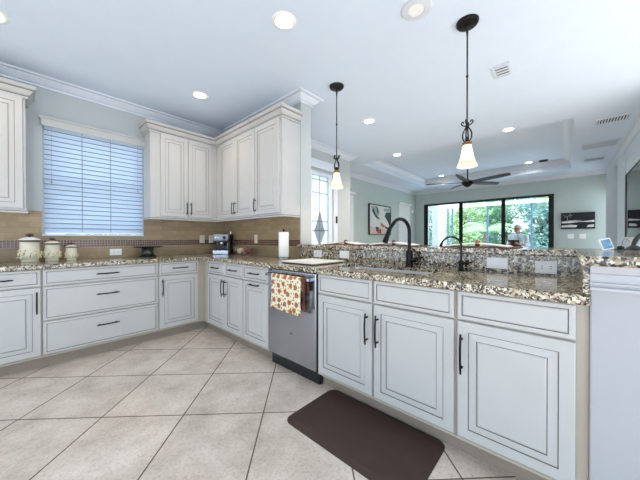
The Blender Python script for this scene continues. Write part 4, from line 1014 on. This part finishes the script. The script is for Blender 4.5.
def capsule(bm, pts, rad, seg=12):
    tube(bm, pts, rad, seg)
    for p, r in ((pts[0], rad[0]), (pts[-1], rad[-1])):
        bmesh.ops.create_uvsphere(bm, u_segments=seg, v_segments=8, radius=r, matrix=Matrix.Translation(Vector(p)))
def man():
    O = Vector((8.52, -2.28, 0)); f = Vector((-.94, .34, 0)).normalized(); l = Vector((-f.y, f.x, 0))   # l: his left
    hf = Vector((-.80, .60, 0)).normalized(); hl = Vector((-hf.y, hf.x, 0))
    def P(a, b, z): return O+f*a+l*b+Vector((0, 0, z))
    SZ = .66
    t = thing('person', 'man in a pale shirt and tan cap sitting outside reading an open book', 'person', (O.x, O.y, SZ))
    bm = bmesh.new()
    def ell(c, rx, ry, rz, F=f, L=l):
        m = Matrix(((F.x*rx, L.x*ry, 0, c.x), (F.y*rx, L.y*ry, 0, c.y), (0, 0, rz, c.z), (0, 0, 0, 1)))
        bmesh.ops.create_uvsphere(bm, u_segments=20, v_segments=14, radius=1, matrix=m)
    ell(P(0, 0, SZ+.10), .13, .175, .13); ell(P(.03, 0, SZ+.27), .125, .16, .19); ell(P(.02, 0, SZ+.45), .125, .19, .17); ell(P(0, 0, SZ+.555), .085, .185, .07)
    tube(bm, [P(0, 0, SZ+.55), P(.03, 0, SZ+.68)], [.065, .055], 12)
    hc = P(.055, 0, SZ+.755)
    ell(hc+Vector((0, 0, .02)), .098, .076, .105, hf, hl); ell(hc+hf*.035+Vector((0, 0, -.055)), .058, .055, .058, hf, hl)
    ell(hc+hf*.095+Vector((0, 0, -.018)), .022, .014, .026, hf, hl)
    for s in (-1, 1): ell(hc+hl*s*.078-hf*.005, .022, .010, .032, hf, hl)
    # arms: upper arm down, forearm forward to the book
    bk = P(.36, .05, SZ+.335)
    hands = []
    for s in (-1, 1):
        sh = P(-.0, s*.20, SZ+.53); el = P(.04, s*.27, SZ+.28); wr = bk+l*s*.125+f*(-.055)+Vector((0, 0, -.035))
        capsule(bm, [sh, sh.lerp(el, .5), el], [.062, .055, .046]); capsule(bm, [el, el.lerp(wr, .35), wr], [.046, .044, .030])
        hd = (bk+l*s*.10-wr); hd.normalize()
        pc = wr+hd*.05
        capsule(bm, [wr, pc], [.030, .036], 10)
        for k, L in enumerate((.068, .078, .072, .056)):
            o = Vector((0, 0, .026-.018*k)); b0 = pc+o*.8+hd*.02; b1 = b0+f*.035+hd*.012+o*.3-l*s*.0; b2 = b1+f*.012-l*s*L*.5
            capsule(bm, [pc, b0, b1, b2], [.012, .011, .010, .009], 7)
        th = pc+Vector((0, 0, .03)); capsule(bm, [wr+hd*.02+Vector((0, 0, .015)), th-f*.012, th-f*.012-l*s*.03], [.013, .012, .010], 7)
    for s in (-1, 1):
        hp = P(.04, s*.095, SZ+.07); kn = P(.46, s*.13, SZ+.055); an = P(.40, s*.13, .20)
        capsule(bm, [hp, hp.lerp(kn, .5), kn], [.095, .080, .060]); capsule(bm, [kn, kn.lerp(an, .35), an], [.058, .056, .040]); capsule(bm, [an-f*.02-Vector((0, 0, .045)), an+f*.17-Vector((0, 0, .07))], [.042, .036])
    me = bpy.data.meshes.new('tmp'); bm.to_mesh(me); bm.free(); ob = bpy.data.objects.new('tmp', me); COL.objects.link(ob)
    r = ob.modifiers.new('r', 'REMESH'); r.mode = 'VOXEL'; r.voxel_size = .009; sm = ob.modifiers.new('s', 'SMOOTH'); sm.iterations = 4; sm.factor = .5
    dg = bpy.context.evaluated_depsgraph_get(); m2 = bpy.data.meshes.new_from_object(ob.evaluated_get(dg)); m2.name = 'body'; bpy.data.objects.remove(ob)
    for k in ('skin', 'shirt', 'shorts', 'shoe', 'hair'): m2.materials.append(M[k])
    for p in m2.polygons:
        c = p.center-O; a, b, z = c.dot(f), c.dot(l), c.z; i = 0
        if z < .21: i = 3
        elif z < SZ+.16 and a < .40 and z > SZ-.08: i = 2
        elif SZ+.14 <= z < SZ+.62 and a < .17: i = 1
        elif z > SZ+.70 and (p.center-hc).dot(hf) < -.03: i = 4
        if SZ+.26 < z < SZ+.45 and a > .15: i = 0
        p.material_index = i
    m2.shade_smooth(); o = bpy.data.objects.new('body', m2); COL.objects.link(o); o.parent = t; o.matrix_parent_inverse = Matrix.Translation(-Vector(t['_w']))
    bm = bmesh.new()
    for s in (-1, 1): ellc = hc+hf*.088+hl*s*.030+Vector((0, 0, .010)); bmesh.ops.create_uvsphere(bm, u_segments=10, v_segments=8, radius=.010, matrix=Matrix.Translation(ellc))
    link('eyes', bm, 'eye', t, smooth=True)
    bm = bmesh.new(); tube(bm, [hc+hf*.086+hl*-.024+Vector((0, 0, -.062)), hc+hf*.094+Vector((0, 0, -.060)), hc+hf*.086+hl*.024+Vector((0, 0, -.062))], .005, 6); link('mouth', bm, 'lip', t, smooth=True)
    bm = bmesh.new(); m = Matrix(((hf.x*.108, hl.x*.088, 0, hc.x), (hf.y*.108, hl.y*.088, 0, hc.y), (0, 0, .098, hc.z+.048), (0, 0, 0, 1)))
    bmesh.ops.create_uvsphere(bm, u_segments=22, v_segments=14, radius=1, matrix=m); bmesh.ops.delete(bm, geom=[v for v in bm.verts if v.co.z < hc.z+.040], context='VERTS')
    bmesh.ops.solidify(bm, geom=bm.faces[:], thickness=.004)
    cap = link('cap', bm, 'cap', t, smooth=True)
    bm = bmesh.new(); fr = []; bk_ = []
    for i in range(11):
        a = math.radians(-60+12*i); fr.append((hc+hf*(.10*math.cos(a)+.075*max(0, math.cos(a*1.4)))+hl*.086*math.sin(a)+Vector((0, 0, .036-.014*math.cos(a))))); bk_.append(hc+hf*.095*math.cos(a)+hl*.084*math.sin(a)+Vector((0, 0, .046)))
    A = [bm.verts.new(p) for p in fr]; B = [bm.verts.new(p) for p in bk_]
    for i in range(10): bm.faces.new((A[i], A[i+1], B[i+1], B[i]))
    bmesh.ops.solidify(bm, geom=bm.faces[:], thickness=.004); link('brim', bm, 'cap', cap, smooth=True)
    # open book
    t2 = thing('book', 'open maroon covered book held by the man outside', 'book', tuple(bk))
    tilt = Vector((0, 0, 1))*.75+f*.55; tilt.normalize()
    for nm, mm, off, w_, h_, th in (('cover', 'bookcover', .0, .150, .115, .004), ('pages', 'page', -.012, .142, .107, .012)):
        bm = bmesh.new()
        for s in (-1, 1):
            side = (l*s*.97-f*.22).normalized(); nrm = side.cross(tilt).normalized()
            if nrm.dot(f) > 0: nrm = -nrm
            c = bk+f*.0+nrm*(-off if False else (.0 if nm == 'cover' else .0045)); vs = []
            for d_ in (0, th):
                for (a, b) in ((0, -h_), (w_, -h_), (w_, h_), (0, h_)): vs.append(bm.verts.new(c+side*a+tilt*b+nrm*d_))
            for q in ((0, 1, 2, 3), (4, 5, 6, 7), (0, 1, 5, 4), (1, 2, 6, 5), (2, 3, 7, 6), (3, 0, 4, 7)): bm.faces.new([vs[i] for i in q])
        link(nm, bm, mm, t2)
    # stool
    t3 = thing('patio_stool', 'wooden patio stool under the sitting man outside', 'stool', (O.x, O.y, 0))
    bm = bmesh.new(); lathe(bm, [(0, -.035), (.19, -.035), (.20, -.02), (.20, -.005), (.185, 0), (0, 0)], (O.x, O.y, SZ-.034), 24); link('seat', bm, 'wood', t3, smooth=True)
    for k in range(4):
        a = PI/4+k*PI/2; bm = bmesh.new(); tube(bm, [(O.x+.13*math.cos(a), O.y+.13*math.sin(a), SZ-.064), (O.x+.20*math.cos(a), O.y+.20*math.sin(a), -.008)], [.018, .014], 8); link('leg', bm, 'wood', t3, smooth=True)
    bm = bmesh.new(); tube(bm, [(O.x+.178*math.cos(a), O.y+.178*math.sin(a), .20) for a in [i*PI/12 for i in range(25)]], .009, 8); link('footrest', bm, 'wood', t3, smooth=True)
man()

def leaf_cloud(name, parent, blobs, n, size, mat, seed):
    rnd = random.Random(seed); vs = []; fs = []
    tot = sum(b[3]**2 for b in blobs)
    for bx, by, bz, br in blobs:
        for _ in range(int(n*br*br/tot)):
            d = Vector((rnd.gauss(0, 1), rnd.gauss(0, 1), rnd.gauss(0, 1))).normalized()*br*(rnd.random()**.35)
            c = Vector((bx, by, bz))+d; a = Vector((rnd.gauss(0, 1), rnd.gauss(0, 1), rnd.gauss(0, .6))).normalized(); b = a.orthogonal().normalized()
            b = Matrix.Rotation(rnd.uniform(0, 6.28), 3, a) @ b
            s = size*rnd.uniform(.6, 1.3); k = len(vs)
            vs += [c-a*s, c+b*s*.38-a*s*.1, c+a*s, c-b*s*.38-a*s*.1]; fs.append((k, k+1, k+2, k+3))
    me = bpy.data.meshes.new(name); me.from_pydata([tuple(v) for v in vs], [], fs); me.materials.append(M[mat]); o = bpy.data.objects.new(name, me); COL.objects.link(o)
    o.parent = parent; o.matrix_parent_inverse = Matrix.Translation(-Vector(parent['_w'])); return o
def tree(x, y, h, r, mat, label, seed, n=2600, size=.13):
    rnd = random.Random(seed); t = thing('tree', label, 'tree', (x, y, -.12), 'trees beyond the lanai')
    bm = bmesh.new(); tube(bm, [(x, y, -.13), (x+.05, y, h*.3), (x+rnd.uniform(-.2, .2), y+.1, h*.75)], [.16, .12, .05], 8)
    for k in range(4):
        a = rnd.uniform(0, 6.28); tube(bm, [(x+.05, y, h*(.3+.08*k)), (x+r*.7*math.cos(a), y+r*.7*math.sin(a), h*(.5+.1*k))], [.05, .02], 6)
    link('trunk', bm, 'trunk', t, smooth=True)
    bl = [(x+rnd.uniform(-.5, .5)*r, y+rnd.uniform(-.6, .6)*r, h*(.12+.8*q_/8), r*rnd.uniform(.5, .75)) for q_ in range(9)]
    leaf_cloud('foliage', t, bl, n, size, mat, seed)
for i, (x, y, h, r, m, lab) in enumerate((
    (15.0, 3.6, 3.0, 1.15, 'leafB', 'blue-green tree far left beyond the lanai posts'), (15.2, 1.0, 3.0, 1.2, 'leafA', 'light green tree behind the left pair of lanai posts'),
    (17.6, -.7, 3.6, 1.2, 'leafC', 'mid green tree behind the palm beyond the lanai'), (14.9, -2.5, 3.0, 1.05, 'leafB', 'blue-green tree left of the sitting man beyond the lanai'),
    (17.2, -3.7, 3.6, 1.3, 'leafC', 'mid green tree directly behind the sitting man'), (14.9, -4.9, 2.8, 1.1, 'leafA', 'light green tree right of the sitting man'),
    (16.8, -6.9, 3.4, 1.4, 'leafB', 'blue-green tree at the right edge of the sliding door view'), (20.0, 1.4, 4.0, 1.8, 'leafB', 'tall blue-green tree far behind on the left'),
    (20.4, -2.4, 4.2, 1.8, 'leafA', 'tall light green tree far behind in the middle'), (20.0, -6.3, 4.1, 1.8, 'leafC', 'tall mid green tree far behind on the right'),
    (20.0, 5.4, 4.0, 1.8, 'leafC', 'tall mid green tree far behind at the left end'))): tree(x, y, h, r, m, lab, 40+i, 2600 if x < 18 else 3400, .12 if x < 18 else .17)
t = thing('hedge', 'leafy hedge outside the kitchen window, glimpsed between the blind slats', 'hedge', (-.6, 3.0, -.12))
bm = bmesh.new()
for k in range(5): tube(bm, [(-2.6+k, 3.0, -.13), (-2.55+k, 3.02, 1.4)], [.04, .015], 6)
link('stems', bm, 'trunk', t); leaf_cloud('foliage', t, [(-3.0+.5*k, 3.0, .35+.55*(k % 4), .75) for k in range(11)], 2600, .10, 'leafC', 90)
# palm
x, y = 13.0, -.55
t = thing('palm', 'palm with drooping pale fronds behind the middle sliding panel', 'palm', (x, y, -.12))
bm = bmesh.new(); tube(bm, [(x, y, -.13), (x+.05, y+.05, .9), (x, y, 1.5)], [.14, .10, .06], 10); link('trunk', bm, 'trunk', t, smooth=True)
rnd = random.Random(5); vs = []; fs = []
for k in range(15):
    a = 2*PI*k/15+rnd.uniform(-.2, .2); L = rnd.uniform(1.0, 1.5); el = rnd.uniform(.5, 1.25); prev = None
    for i in range(15):
        u = i/14; r = L*u*math.cos(el*(1-u*.4)); z = 1.5+L*(math.sin(el)*u-.75*u*u); c = Vector((x+r*math.cos(a), y+r*math.sin(a), z)); s = Vector((-math.sin(a), math.cos(a), 0)); o = Vector((math.cos(a), math.sin(a), 0))
        for sg in (-1, 1):
            q = len(vs); ll = .34*math.sin(PI*(.12+.85*u)); tip = c+s*sg*ll+o*.16+Vector((0, 0, -.16*ll/.34)); vs += [c-o*.018, c+o*.018, tip+o*.006, tip-o*.006]; fs.append((q, q+1, q+2, q+3))
me = bpy.data.meshes.new('fronds'); me.from_pydata([tuple(v) for v in vs], [], fs); me.materials.append(M['palmleaf']); o = bpy.data.objects.new('fronds', me); COL.objects.link(o); o.parent = t; o.matrix_parent_inverse = Matrix.Translation(-Vector(t['_w']))
for o in bpy.data.objects:
    if '_w' in o: del o['_w']
